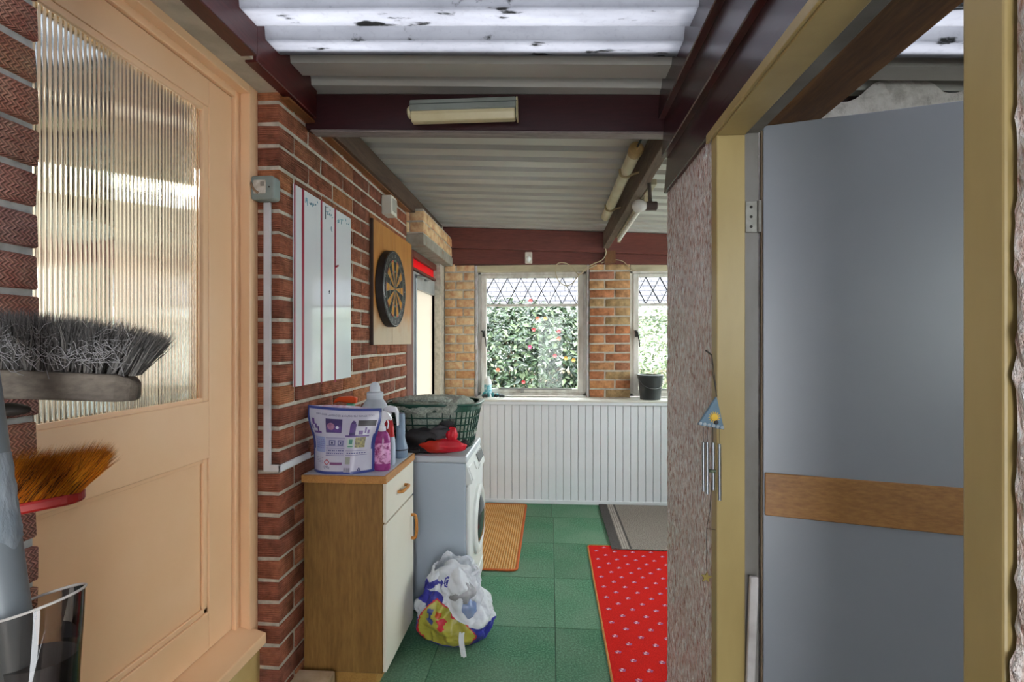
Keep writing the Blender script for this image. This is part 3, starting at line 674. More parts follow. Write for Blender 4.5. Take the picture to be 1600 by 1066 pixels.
# ---- grey towel heaped in the basket and hanging over the near rim
TOW = M('grey_green_terry', '#8d968a', '#c6cdc0', scale=90, rough=1.0, bump=1.0, bscale=190, bdist=.008, sheen=.3)
def fuzz(p, a, sc_=70): return V(p) + V((noise.noise(V(p) * sc_), noise.noise(V(p) * sc_ + V((9, 0, 0))), noise.noise(V(p) * sc_ + V((0, 9, 0))))) * a
def heap(u, v):
    th = 2 * math.pi * u; rr = math.sin(min(1, v * 1.02) * math.pi / 2 + .0)
    ph = v * math.pi * .5
    a, b = .235 * math.cos(ph) ** .45, .165 * math.cos(ph) ** .45
    c, s_ = math.cos(th), math.sin(th)
    x = -.655 + a * abs(c) ** .65 * (1 if c > 0 else -1); y = 2.925 + b * abs(s_) ** .65 * (1 if s_ > 0 else -1)
    z = .985 + .085 * math.sin(ph) + .018 * noise.noise((x * 9, y * 9, 2))
    if v < .03: z -= .12
    return fuzz((x, y, z), .006)
tw = E('grey_towel', (-.655, 2.9, .81), 'shaggy grey towel heaped in the green basket, one corner over its rim', 'towel')
s = S().grid(heap, 140, 46, cu=True)
# lower mass seen through the lattice
s.grid(lambda u, v: fuzz(((-.655 + (.19 + .045 * v) * abs(math.cos(2 * math.pi * u)) ** .65 * (1 if math.cos(2 * math.pi * u) > 0 else -1)), 2.915 + (.125 + .045 * v) * abs(math.sin(2 * math.pi * u)) ** .65 * (1 if math.sin(2 * math.pi * u) > 0 else -1), .83 + .17 * v), .008), 120, 16, cu=True)
s.obj('heap', TOW, tw, smooth=True)
def drape(u, v):
    x = -.80 + .30 * u; prof = [(2.90, 1.065), (2.82, 1.075), (2.755, 1.068), (2.722, 1.050), (2.709, 1.03), (2.710, 1.008)]
    cut = 1 - .35 * (1 - u) ** 2 * 1.0
    k = min(v * cut, .999) * (len(prof) - 1); i = int(k); q = k - i
    y = prof[i][0] * (1 - q) + prof[i + 1][0] * q; z = prof[i][1] * (1 - q) + prof[i + 1][1] * q
    return fuzz((x + .02 * math.sin(v * 4), y + .008 * math.sin(u * 11), z - .02 * (1 - u) + .010 * math.sin(u * 7 + v * 3)), .006)
s = S().grid(drape, 60, 40); s.grid(lambda u, v: V(drape(u, v)) + V((0, .012, -.010)), 60, 40)
s.obj('hanging_corner', TOW, tw, smooth=True)
s = S().tube(bez([(-.845, 2.80, 1.055), (-.80, 2.735, 1.068), (-.70, 2.728, 1.078), (-.60, 2.732, 1.076), (-.53, 2.75, 1.062), (-.50, 2.765, 1.050)], 8), .016, 12)
s.v = [tuple(fuzz(q, .008)) for q in s.v]; s.obj('folded_hem', TOW, tw, smooth=True)

# ---- black and red nylon bag
hb = E('nylon_bag', (-.60, 2.69, .802), 'small black and red nylon bag lying in front of the green basket', 'bag')
BLK = M('black_nylon', '#1c1b1e', '#2a292c', scale=40, rough=.65, bump=.3, bscale=60); REDN = M('red_nylon', '#d3122e', '#b8121f', scale=6, rough=.45, bump=.2)
REDO = M('orange_red_nylon', '#c42a17', '#a82413', scale=6, rough=.5)
def blob(c, r, sc_=9, amp=.25, nu=40, nv=24, e=1.0):
    c = V(c)
    def fn(u, v):
        th = 2 * math.pi * u; ph = math.pi * (v - .5)
        d = V((math.cos(ph) * math.cos(th), math.cos(ph) * math.sin(th), math.sin(ph)))
        k = 1 + amp * noise.noise(d * 1.7 + c * sc_)
        q = V((d.x * r[0] * k, d.y * r[1] * k, d.z * r[2] * k)) + c
        return (q.x, q.y, max(q.z, .8045 if c.z > .5 else q.z))
    return fn
S().grid(blob((-.648, 2.672, .868), (.128, .040, .064), 9, .3), 48, 30, cu=True).obj('body', BLK, hb, smooth=True)
S().grid(blob((-.548, 2.655, .845), (.115, .042, .040), 5, .25), 48, 26, cu=True, mf=lambda u, v: 1 if .30 < u < .72 else 0).obj('red_panel', [REDN, REDO], hb, smooth=True, label='red lower panel')
S().grid(blob((-.508, 2.658, .898), (.030, .030, .042), 5, .3), 30, 20, cu=True).obj('red_gusset', REDN, hb, smooth=True)
S().grid(blob((-.565, 2.668, .905), (.060, .032, .040), 5, .4), 30, 20, cu=True).obj('grey_panel', M('charcoal_nylon', '#3a373a', '#454145', scale=30, rough=.6), hb, smooth=True)
S().tube(bez([(-.495, 2.665, .872), (-.515, 2.655, .866), (-.535, 2.648, .885), (-.538, 2.65, .93)], 6), .0022, 6).obj('piping', M('silver_piping', '#a9a4a4', rough=.4), hb)
s = S().grid(lambda u, v: (-.625 + .12 * u, 2.690 + .012 * v, .86 + .115 * v * math.sin(math.pi * min(1, .35 + .65 * (1 - u))) + .01 * math.sin(6 * u)), 14, 10)
s.grid(lambda u, v: (-.625 + .12 * u, 2.700 + .012 * v, .85 + .110 * v * math.sin(math.pi * min(1, .35 + .65 * (1 - u)))), 14, 10); s.obj('flap', BLK, hb, smooth=True)
S().tube(bez([(-.775, 2.66, .845), (-.745, 2.625, .83), (-.715, 2.612, .824), (-.69, 2.62, .821), (-.69, 2.655, .822), (-.73, 2.665, .83)], 6), [.015] * 31, 8).obj('strap', BLK, hb, smooth=True)
S().tube(bez([(-.455, 2.685, .826), (-.435, 2.68, .845), (-.438, 2.665, .865), (-.455, 2.66, .85), (-.465, 2.665, .826)], 6), .014, 8).obj('strap', BLK, hb, smooth=True)
s = S()
for i in range(16):
    a = 2 * math.pi * i / 16; s.tube([(-.612 + .026 * math.cos(a), 2.636, .862 + .02 * math.sin(a)), (-.612 + .026 * math.cos(a + .4), 2.636, .862 + .02 * math.sin(a + .4))], .006, 6)
s.obj('buckle', M('black_plastic', '#101012', rough=.3), hb, smooth=True)

# ---- detergent pouch with its printed back
pc = E('detergent_pouch', (-.835, 2.06, .854), 'white and blue printed detergent pouch standing on the cupboard', 'pouch')
pb0 = at(532, 742, 2.075); pb0.z = .854
pr = RT.copy(); pn = -FW                                      # pouch faces the doorway
def pside(v):
    q = min(1, max(0, (v - .40) / .5)); return .122 + .004 * v + .026 * q * q * (3 - 2 * q)
def pface(u, v, front=1):
    """u -1..1 across, v 0..1 up"""
    hw = pside(v); th = .055 * (1 - v) ** .75 * (1 - abs(u) ** 3.2) + .002
    th += .0035 * noise.noise((u * 3.2, v * 4.0, 1.5)) * (1 - abs(u) ** 4)
    top = .262 - .007 * (1 - u * u) - .007 * u
    return pb0 + pr * (u * hw) + pn * (front * th) + FW * .05 + V((0, 0, v * top - .003 * (1 - abs(u)) * (1 - v) * 0))
PW = M('pouch_white', '#b9b7ca', '#c6c5d2', scale=7, rough=.3, lo=.4, hi=.6); PB = M('pouch_blue', '#37458a', '#3f4e93', scale=9, rough=.3)
def pm(u, v):
    a = abs(u * 2 - 1); edge = .085 + .05 * (v < .75) * 0
    return 1 if (a > .92 - .03 * (.35 < v < .6) or v < .035 or v > .955) else 0
s = S().grid(lambda u, v: pface(u * 2 - 1, v, 1), 60, 50, mf=pm); s.grid(lambda u, v: pface(u * 2 - 1, v, -1), 30, 30, mf=lambda u, v: 0)
s.obj('pouch_body', [PW, PB], pc, smooth=True)
S().grid(lambda u, v: pface(u * 1.7 - .9, 1, 1) + V((0, 0, -.004 + .014 * v * math.sin(math.pi * (u * .86 + .07)))) + FW * .012, 20, 4).obj('back_top_edge', M('pouch_back', '#d9dbe6', '#c8a0b8', scale=40, rough=.4), pc)
def dec(name, pts_or_rect, mat, off=.0009, n=8):
    """flat print lying on the pouch front: rectangle (u0, v0, u1, v1)"""
    u0, v0, u1, v1 = pts_or_rect
    return S().grid(lambda u, v: pface(u0 + (u1 - u0) * u, v0 + (v1 - v0) * v) + pn * off, n, n).obj(name, mat, pc, fix=False)
INK = M('indigo_ink', '#2c2a63', rough=.4); PUR1 = M('violet_print', '#6a4a8e', '#54407c', scale=60, rough=.35); PUR2 = M('dark_violet_print', '#46366e', '#382c5c', scale=30, rough=.35)
GREYP = M('lilac_grey_print', '#b2b0c8', rough=.4); DARKP = M('dark_grey_strip', '#3f3c40', rough=.4); GRNP = M('green_print', '#4f8a7a', rough=.4); OLIVEP = M('olive_print', '#a8a060', '#5d5648', scale=120, rough=.4)
SKYP = M('sky_print', '#8fa0cc', '#a8a8d0', scale=20, rough=.4); LINEP = M('line_print', '#5c5c8c', rough=.4); REDP = M('red_print', '#b23a4a', rough=.4)
dec('candle_picture', (-.48, .62, -.02, .83), PUR2); dec('candle_picture', (-.46, .63, -.04, .72), PUR1, .0012)
for (cu, cv, r, mt) in ((-.335, .715, .105, M('pink_globe_print', '#b08098', '#8a5878', scale=50, rough=.3)), (-.15, .70, .045, M('white_print', '#dfe0f0', rough=.3))):
    S().grid(lambda u, v: pface(cu + r * v * math.cos(2 * math.pi * u), cv + r * .52 * v * math.sin(2 * math.pi * u)) + pn * .0016, 24, 2, cu=True).obj('picture_detail', mt, pc, fix=False)
def bottle_print(cu, v0, v1, w_):
    S().grid(lambda u, v: pface(cu + (u - .5) * w_ * (1 if v < .72 else 1 - (v - .72) * 2.4), v0 + (v1 - v0) * v) + pn * .0014, 8, 14).obj('bottle_picture', PUR1, pc, fix=False)
bottle_print(.30, .595, .815, .17); dec('bottle_picture', (.21, .59, .39, .63), PUR2, .0018); dec('bottle_picture', (.25, .77, .36, .80), PUR2, .0018)
dec('dark_strip', (.42, .73, .90, .82), DARKP, .0014)
for (u0, v0, u1, v1) in ((-.87, .73, -.80, .82), (-.80, .67, -.75, .74), (-.74, .60, -.69, .70), (-.86, .60, -.62, .63), (.10, .565, .80, .59), (.48, .60, .60, .66), (.64, .62, .69, .71), (.72, .61, .78, .67), (-.90, .66, -.86, .72)):
    dec('lavender_sprig', (u0, v0, u1, v1), PUR1, .0012, 4)
dec('blue_panel', (-.86, .32, -.52, .55), SKYP); dec('grey_panel', (-.50, .27, .10, .55), GREYP, .0008)
for (u0, u1) in ((-.40, -.20), (-.12, .06)): dec('icon', (u0, .43, u1, .51), LINEP, .0013, 4); dec('icon', (u0 + .03, .445, u1 - .03, .495), GREYP, .0017, 4); dec('icon', (u0 + .07, .455, u1 - .07, .485), INK, .0021, 4)
for q in (.54, .42, .385, .275): dec('rule', (-.50, q, .10, q + .006), LINEP, .0013, 6)
for q in (.355, .31):
    for k in range(9): dec('small_print', (-.48 + k * .064, q - .01, -.48 + k * .064 + R_.uniform(.02, .05), q + .01), LINEP, .0014, 2)
dec('leaf_badge', (.18, .40, .38, .54), M('pale_green_print', '#bcd0c4', rough=.4)); dec('leaf_badge', (.23, .455, .34, .525), GRNP, .0014, 4); dec('leaf_badge', (.20, .41, .36, .425), GRNP, .0014, 3)
dec('olive_badge', (.42, .40, .72, .56), OLIVEP)
for q in (.35, .285): dec('rule', (.14, q, .80, q + .005), LINEP, .0013, 6)
for k in range(8): dec('small_print', (.18 + k * .075, .31, .18 + k * .075 + .05, .325), LINEP, .0013, 2)
for r in range(5):
    for k in range(4): dec('small_print', (-.82 + k * .07, .50 - r * .03, -.82 + k * .07 + R_.uniform(.03, .06), .51 - r * .03), M('mauve_print', '#7f78b0', rough=.4), .0013, 2)
for r in range(4):
    for k in range(3): dec('small_print', (-.82 + k * .09, .235 - r * .022, -.82 + k * .09 + R_.uniform(.04, .08), .242 - r * .022), M('faint_print', '#8f8da8', rough=.4), .0013, 2)
dec('violet_label', (-.36, .135, .04, .175), M('plum_print', '#7a4a78', rough=.4), .0014)
s = S()                                                           # warning diamond
for a, b in (((-.46, .215), (-.54, .175)), ((-.54, .175), (-.46, .135)), ((-.46, .135), (-.38, .175)), ((-.38, .175), (-.46, .215))):
    s.bar(pface(*a) + pn * .0015, pface(*b) + pn * .0015, .003, .0006, up=pn)
s.obj('warning_diamond', REDP, pc)
dec('grey_badge', (.14, .15, .30, .255), M('grey_green_print', '#9a9f94', rough=.4)); dec('bar_panel', (.10, .03, .34, .10), GREYP, .0012)
for k in range(12): dec('bar', (.11 + k * .018, .035, .11 + k * .018 + R_.uniform(.005, .012), .095), M('bar_ink', '#55545c', rough=.5), .0016, 2)
s = S()
for k in range(3):
    a0, a1 = math.radians(90 + 120 * k), math.radians(210 + 120 * k)
    s.bar(pface(.58 + .05 * math.cos(a0), .065 + .03 * math.sin(a0)) + pn * .0015, pface(.58 + .05 * math.cos(a1), .065 + .03 * math.sin(a1)) + pn * .0015, .0028, .0006, up=pn)
s.obj('recycling_mark', INK, pc)
def ptext(body, u, v, size, mat, align='CENTER', arc=0):
    vs_, fs_ = text_geo(body, size, align, .0)
    S().add([pface(u + x / .145, v + y / .262 + arc * (x / .145) ** 2) + pn * .0014 for x, y, _ in vs_], fs_).obj('lettering', mat, pc, fix=False)
ptext('TRY OUR LAVENDER & CAMOMILE RANGE TOO', .04, .868, .0105, INK, arc=.02)
ptext('1290g', -.48, .085, .014, INK)

# ---- bottles and torch on the cupboard
def stand(px, d, z=.8535): p = at(px, 700, d); return V((p.x, p.y, z))
sp = E('pink_spray_bottle', stand(597, 2.14), 'small pink spray bottle beside the detergent pouch', 'spray bottle')
c = sp.location
PNK = M('pink_liquid_plastic', '#b04a94', '#9c3a84', scale=30, rough=.15, lo=.45, hi=.55, trans=.25)
bd = S().lathe([(.030, 0), (.034, .006), (.0345, .115), (.033, .135), (.022, .155), (.014, .162)], c, 28, sy=.72).obj('bottle', PNK, sp, smooth=40)
S().lathe([(.0349, .03), (.0352, .031), (.0352, .112), (.0349, .113)], c, 28, sy=.73, cap=False).obj('label_print', M('pink_flower_label', '#dca0cc', '#8a2a6a', scale=60, rough=.3, lo=.45, hi=.6), bd, smooth=True)
CW = M('white_clear_plastic', '#e4e4ea', rough=.25)
th = S().lathe([(.014, .160), (.016, .162), (.016, .178), (.010, .182), (.009, .195)], c, 20).obj('collar', CW, sp, smooth=40)
S().prism([(-.012, 0), (.010, 0), (.016, .012), (.030, .016), (.038, .010), (.040, .022), (.026, .042), (.006, .050), (-.010, .046), (-.014, .02)], c + V((0, .008, .192)), pr, (0, 0, 1), (0, -.016, 0)).obj('trigger_head', CW, sp, bevel=.002)
S().tube([c + pr * .022 + V((0, 0, .204)), c + pr * .026 + V((0, 0, .190)), c + pr * .022 + V((0, 0, .170))], .003, 8).obj('trigger', CW, sp)
cd = E('conditioner_bottle', stand(586, 2.30), 'tall clear white plastic bottle with domed cap behind the pouch', 'bottle')
c = cd.location; CLR = sheet_mat('milky_clear_plastic', '#dfe4ea', trans=.45, rough=.2)
S().lathe([(.058, 0), (.065, .01), (.068, .10), (.066, .20), (.060, .235), (.045, .262), (.034, .276)], c, 32, sy=.7).obj('bottle', CLR, cd, smooth=40)
S().lathe([(.0685, .19), (.067, .195), (.0645, .222), (.0635, .225)], c, 32, sy=.71, cap=False).obj('green_label', M('mint_label', '#b5dccb', '#5fbf95', scale=40, rough=.4), cd, smooth=True)
S().lathe([(.036, .274), (.036, .302), (.030, .306), (.023, .308), (.0225, .325), (.019, .338), (.012, .346), (.002, .349)], c, 28).obj('cap', CLR, cd, smooth=40)
rs = E('red_white_spray', stand(606, 2.24), 'white trigger spray bottle with red shoulder beside the torch', 'spray bottle')
c = rs.location
S().lathe([(.030, 0), (.034, .008), (.033, .08), (.030, .115), (.028, .12)], c, 28, sy=.65).obj('bottle', M('pale_blue_plastic', '#b9c6d6', rough=.3), rs, smooth=40)
S().lathe([(.0285, .118), (.026, .16), (.018, .20), (.014, .205)], c, 28, sy=.65).obj('red_shoulder', M('red_plastic', '#c01c22', rough=.3), rs, smooth=40)
S().prism([(-.016, .20), (.012, .20), (.014, .225), (.034, .222), (.040, .165), (.046, .165), (.046, .225), (.036, .246), (.004, .254), (-.018, .24)], c + V((0, .01, 0)), pr, (0, 0, 1), (0, -.02, 0)).obj('trigger_head', CW, rs, bevel=.003)
os_ = E('orange_spray', stand(541, 2.34), 'spray bottle with bright orange trigger behind the pouch', 'spray bottle')
c = os_.location
S().lathe([(.035, 0), (.04, .01), (.04, .15), (.03, .19), (.016, .215), (.016, .235)], c, 24, sy=.65).obj('bottle', M('blue_tint_plastic', '#7f94b8', rough=.2), os_, smooth=40)
S().lathe([(.018, .225), (.018, .248), (.012, .25)], c + pr * .02, 16).obj('collar', M('green_plastic', '#4aa57a', rough=.4), os_, smooth=40)
S().prism([(-.055, .250), (-.030, .258), (.010, .252), (.046, .250), (.048, .275), (.020, .282), (-.025, .280), (-.045, .270)], c + V((0, .012, 0)), pr, (0, 0, 1), (0, -.024, 0)).obj('trigger_head', M('orange_plastic', '#e8531c', rough=.35), os_, bevel=.003)
to = E('grey_torch', stand(626, 2.38), 'slate grey plastic torch standing on its lens end', 'torch')
c = to.location; TG = M('slate_plastic', '#74879c', '#6d8094', scale=6, rough=.4)
S().lathe([(.030, 0), (.032, .003), (.032, .030), (.0315, .032), (.033, .034), (.033, .042), (.031, .048), (.022, .082), (.0205, .09), (.0205, .192), (.018, .200), (.012, .2005)], c, 32).obj('barrel', TG, to, smooth=35)
S().lathe([(.0335, .034), (.0342, .036), (.0335, .040)], c, 32, cap=False).obj('bezel_seam', M('dark_seam', '#3b444e', rough=.5), to, smooth=True)
S().obox(c - FW * .0205 + V((0, 0, .15)), pr * .005, FW * .003, V((0, 0, .014))).obj('switch', TG, to, bevel=.002)

# ---- crumpled carrier bag on the floor
bgc = V((-.445, 2.42, 0))
cbag = E('carrier_bag', bgc, 'crumpled yellow, blue and white carrier bag on the green carpet', 'bag')
BWH = sheet_mat('thin_white_plastic', '#e6e8ee', trans=.25, rough=.25); BYE = M('bag_yellow', '#b9b04a', '#a39b3e', scale=12, rough=.3); BBL = M('bag_indigo', '#3b3a9c', '#32318a', scale=10, rough=.3)
BRE = M('bag_red', '#c8283c', rough=.35); BOR = M('bag_orange', '#c0481e', rough=.35); BNA = M('bag_navy', '#3c4a86', rough=.35)
def inpoly(x, y, P):
    r = False; n = len(P)
    for i in range(n):
        (x1, y1), (x2, y2) = P[i], P[(i + 1) % n]
        if (y1 > y) != (y2 > y) and x < (x2 - x1) * (y - y1) / (y2 - y1) + x1: r = not r
    return r
def bagpt(u, v):
    """u round (0 faces the camera), v up"""
    th = 2 * math.pi * u; dx, dy = math.sin(th), -math.cos(th)
    rx = (.150 + .03 * math.sin(math.pi * min(1, v * 1.6)) - .055 * max(0, v - .45) * 1.6) * (1 - .1 * (v < .04)); ry = rx * .72
    if v > .97: rx *= .96; ry *= .96
    cr = .030 * noise.noise((math.cos(th) * 2.2, math.sin(th) * 2.2, v * 3.2)) + .014 * noise.noise((math.cos(th) * 5.5, math.sin(th) * 5.5, v * 8)) + .006 * abs(noise.noise((math.cos(th) * 12, math.sin(th) * 12, v * 16)))
    cr *= min(1, v * 6 + .2)
    z = .006 + .33 * v + .05 * v * (noise.noise((math.cos(th) * 1.6 + 4, math.sin(th) * 1.6, 0)) + .25 * math.cos(th + 2.6))
    return bgc + V((dx * (rx + cr), dy * (ry + cr), max(z, .004)))
YP = [(-.135, .03), (-.145, .25), (-.125, .46), (-.085, .60), (-.045, .60), (.00, .50), (.00, .42), (.06, .34), (.10, .20), (.09, .03)]
A1 = [(-.105, .50), (-.085, .49), (-.088, .38), (-.072, .36), (-.080, .30), (-.112, .36), (-.10, .38)]
A2 = [(-.060, .40), (-.045, .33), (-.055, .31), (-.035, .26), (-.020, .31), (-.028, .33), (-.015, .39), (-.04, .42)]
A3 = [(-.070, .49), (-.045, .50), (-.040, .45), (-.052, .42), (-.068, .44)]
def bagm(u, v):
    if u > .5: u -= 1
    if inpoly(u, v, A1): return 5
    if inpoly(u, v, A2): return 3
    if inpoly(u, v, A3): return 4
    if inpoly(u, v, YP): return 1
    if inpoly(u + .009, v, YP) or inpoly(u - .006, v, YP) or inpoly(u, v - .02, YP): return 3
    dd_ = math.hypot((u + .03) * 1.0, (v - .90) * .30)
    if dd_ < .022: return 2 if not .010 < dd_ < .015 else 0
    if v < .30 and (abs(u) < .33): return 2
    if -.25 < u < -.05 and .52 < v < .70: return 2
    if -.34 < u < -.06 and v > .70 + .8 * (u + .2): return 2 if v < .88 + .5 * (u + .06) else 0
    return 0
S().grid(bagpt, 190, 120, cu=True, mf=bagm).obj('bag_skin', [BWH, BYE, BBL, BRE, BOR, BNA], cbag, smooth=60, fix=False)
S().prism([(.13 * math.cos(a * .3), .09 * math.sin(a * .3)) for a in range(21)], bgc + V((0, 0, .002)), (1, 0, 0), (0, 1, 0), (0, 0, .004)).obj('bag_base', BBL, cbag)
# torn white front flap, handle strap and contents
def flap(u, v):
    th = -.10 + 1.15 * u; t_ = .98 - .62 * v * (.35 + .65 * math.sin(math.pi * min(1, u * .9 + .12)))
    q = bagpt((th / (2 * math.pi)) % 1, t_); d = (q - bgc); d.z = 0
    return q + d.normalized() * (.014 + .018 * v + .010 * noise.noise((u * 5, v * 6, 2)))
S().grid(flap, 36, 40).obj('torn_flap', BWH, cbag, smooth=60, fix=False)
q0 = bagpt(.05, .30); S().grid(lambda u, v: q0 + V((-.012 + .024 * u + .03 * v * (v - .5), -.018 - .02 * v - .035 * max(0, v - .75) * 2, -.015 - .085 * v + .004 * math.sin(9 * u))), 4, 16).obj('loose_strap', BWH, cbag, smooth=True, fix=False)
S().grid(blob(bgc + V((.045, -.085, .245)), (.06, .045, .05), 9, .35), 30, 18, cu=True).obj('contents', M('silver_grey_film', '#8d8b90', '#a9a7ab', scale=20, rough=.25), cbag, smooth=True)
S().grid(blob(bgc + V((.065, -.098, .175)), (.05, .035, .055), 9, .3), 30, 18, cu=True).obj('contents', M('blue_grey_film', '#6f86b4', '#8a93b0', scale=20, rough=.3), cbag, smooth=True)
S().grid(blob(bgc + V((.0, -.02, .29)), (.09, .06, .06), 9, .5), 30, 18, cu=True).obj('contents', BWH, cbag, smooth=True)
# ================================================================== floor coverings
def slab(name, x0, x1, y0, y1, r, h, z, mat, parent=None, **kw):
    P = [(x, y) for x, y in roundrect(x1 - x0, y1 - y0, r)]
    return S().prism(P, ((x0 + x1) / 2, (y0 + y1) / 2, z), (1, 0, 0), (0, 1, 0), (0, 0, h)).obj(name, mat, parent, **kw)
def band(name, x0, x1, y0, y1, r, w_, rad, z, mat, parent):
    P = roundrect(x1 - x0, y1 - y0, r, 6); pts = [V((x + (x0 + x1) / 2, y + (y0 + y1) / 2, z)) for x, y in P]; pts.append(pts[0])
    s = S().tube(pts, rad, 8, cap=False); s.v = [(a, b, z + (c - z) * .7) for a, b, c in s.v]
    return s.obj(name, mat, parent, smooth=True)
rr = E('red_rug', (.6, 2.8, 0), 'red rug with small white flowers and tan bound edge', 'rug')
t = NT('red_carpet'); co = t.coord('Object'); t.p(rough=.95, spec=.1); t.base(t.ramp(t.noise(co, 240, 3), [(.3, '#b01712'), (.7, '#d9241d')])); t.bump(t.noise(co, 400, 2), .6, .003)
slab('pile', .250, .98, 2.06, 3.555, .025, .0045, .0005, t.m, rr)
band('binding', .250, .98, 2.06, 3.555, .025, .012, .0055, .0035, M('tan_binding', '#b9803c', '#a06a2e', scale=60, stretch=(1, 1, 1), rough=.9, bump=.5), rr)
s = S(); fx, fy = .118, .062; k = 0
for j in range(24):
    for i in range(7):
        x = .300 + fx * i + (fx / 2 if j % 2 else 0); y = 2.09 + fy * j; z = .0055
        if x > .95 or y > 3.53: continue
        x += R_.uniform(-.004, .004); y += R_.uniform(-.004, .004)
        for q in range(5):
            a = q * 1.257 + .3; px_, py_ = x + .009 * math.cos(a), y + .007 * math.sin(a)
            s.add([(px_ + .0065 * math.cos(b * 1.047), py_ + .005 * math.sin(b * 1.047), z) for b in range(6)], [tuple(range(6))], 0 if q % 2 else 1)
        s.add([(x - .012, y - .004, z), (x - .018, y - .008, z), (x - .010, y - .010, z)], [(0, 1, 2)], 2)
s.obj('flower_print', [M('white_pile', '#d6aab4', rough=.95), M('lilac_pile', '#a0507c', rough=.95), M('dark_pile', '#5c1f3a', rough=.95)], rr, fix=False, kind='stuff')
gm = E('grey_mat', (.8, 3.95, 0), 'dark grey speckled door mat with pale stripes overlapping the red rug', 'mat')
slab('pile', .405, 1.22, 3.485, 4.425, .006, .006, .0076, M('speckled_grey_pile', '#5f544c', '#a0958c', scale=150, rough=.98, lo=.4, hi=.62, bump=.6, bscale=260), gm)
slab('border', .405, .470, 3.485, 4.425, .004, .0012, .0134, M('charcoal_rubber', '#3d3836', '#4a4543', scale=80, rough=.95), gm)
for xx in (.478, .494, .510): slab('stripe', xx, xx + .007, 3.487, 4.423, .001, .0012, .0134, M('pale_stripe_pile', '#b8aea6', '#8e857e', scale=120, rough=.95), gm)
slab('stripe', .524, .536, 3.487, 4.423, .001, .0012, .0134, MT['charcoal_rubber'], gm)
om = E('orange_mat', (-.5, 3.76, 0), 'orange woven mat with bound edge beside the washing machine', 'mat')
t = NT('orange_weave'); co = t.coord('Object'); sx = t.n('ShaderNodeSeparateXYZ'); t.l(co, sx.inputs[0]); t.p(rough=.95, spec=.1)
h1 = t.math('SINE', t.math('MULTIPLY', sx.outputs[0], 6.283 / .016)); h2 = t.math('SINE', t.math('MULTIPLY', sx.outputs[1], 6.283 / .012))
h = t.math('ADD', t.math('MULTIPLY', h1, .7), t.math('MULTIPLY', h2, .3)); c = t.ramp(t.math('ADD', t.math('MULTIPLY', h, .5), .5), [(.15, '#b56a28'), (.5, '#d0954e'), (.85, '#dcb98a')])
c = t.mix(.35, c, t.ramp(t.noise(co, 90, 3), [(.3, '#7a4a20'), (.7, '#e0b070')])); t.base(c); t.bump(h, .5, .004)
slab('weave', -.76, -.203, 3.125, 4.395, .03, .008, .0005, t.m, om)
band('binding', -.76, -.203, 3.125, 4.395, .03, .014, .009, .006, M('orange_binding', '#c4602a', '#b25424', scale=80, rough=.9), om)
st = S().box((-1.02, 1.70, 0), (-.842, 1.992, .088)).obj('stone_block', M('pale_stone', '#cbb596', '#b69e7c', scale=14, rough=.9, bump=.4, c3='#8f7a5e'), bevel=.006, seg=2)
tag(st, 'pale stone block on the floor against the oak cupboard', 'block')

# ================================================================== things on the left wall
jb = E('switch_box', (-1.03, 1.82, 1.92), 'grey metal switch box on the brick end above white trunking', 'switch box')
BOXG = M('grey_cast_metal', '#8f9a95', '#7c8782', scale=10, rough=.5, bump=.15)
jp = at(415, 296, 1.885)
s = S().prism([(x, y) for x, y in roundrect(.090, .086, .014, 4)], (jp.x, YC - .046, jp.z), (1, 0, 0), (0, 0, 1), (0, .044, 0)); s.obj('box', BOXG, jb, bevel=.004, seg=2)
S().prism(roundrect(.046, .048, .003, 2), (jp.x - .008, YC - .050, jp.z + .002), (1, 0, 0), (0, 0, 1), (0, .004, 0)).obj('switch_plate', M('dirty_cream_plastic', '#b9b0a0', '#d6d0c6', scale=60, rough=.5), jb, bevel=.001)
S().prism(roundrect(.014, .016, .002, 2), (jp.x + .004, YC - .054, jp.z + .012), (1, 0, 0), (0, 0, 1), (0, .005, 0)).obj('rocker', M('rocker', '#8f867c', rough=.5), jb, bevel=.001)
for dx_ in (-.038, .026): S().lathe([(.003, 0), (.0025, .0012), (.0003, .001)], (jp.x + dx_, YC - .046, jp.z + .002), 10, axis=(0, -1, 0)).obj('screw', M('dark_screw', '#2d2925', rough=.5), jb)
S().tube(bez([(-1.068, YC - .048, jp.z + .020), (jp.x - .025, YC - .056, jp.z - .008), (jp.x - .012, YC - .05, jp.z - .020)], 4), .004, 8).obj('cable', M('brown_cable', '#8a6f55', rough=.6), jb, smooth=True)
TRK = M('white_trunking', '#d3d3d6', '#c6c5c8', scale=9, rough=.45)
tk = E('cable_trunking', (-1.03, 1.83, .92), 'white plastic cable trunking running down the brick end and along the wall', 'trunking')
tx = at(419, 500, 1.905).x
S().box((tx - .0135, YC - .013, .915), (tx + .0135, YC - .001, jp.z - .044)).obj('vertical_run', TRK, tk, bevel=.0025)
S().box((tx - .0135, YC - .0132, .907), (XL + .012, YC - .001, .932)).obj('corner_run', TRK, tk, bevel=.0025)
S().box((XL + .001, YC - .0132, .907), (XL + .013, 2.06, .932)).obj('wall_run', TRK, tk, bevel=.0025)
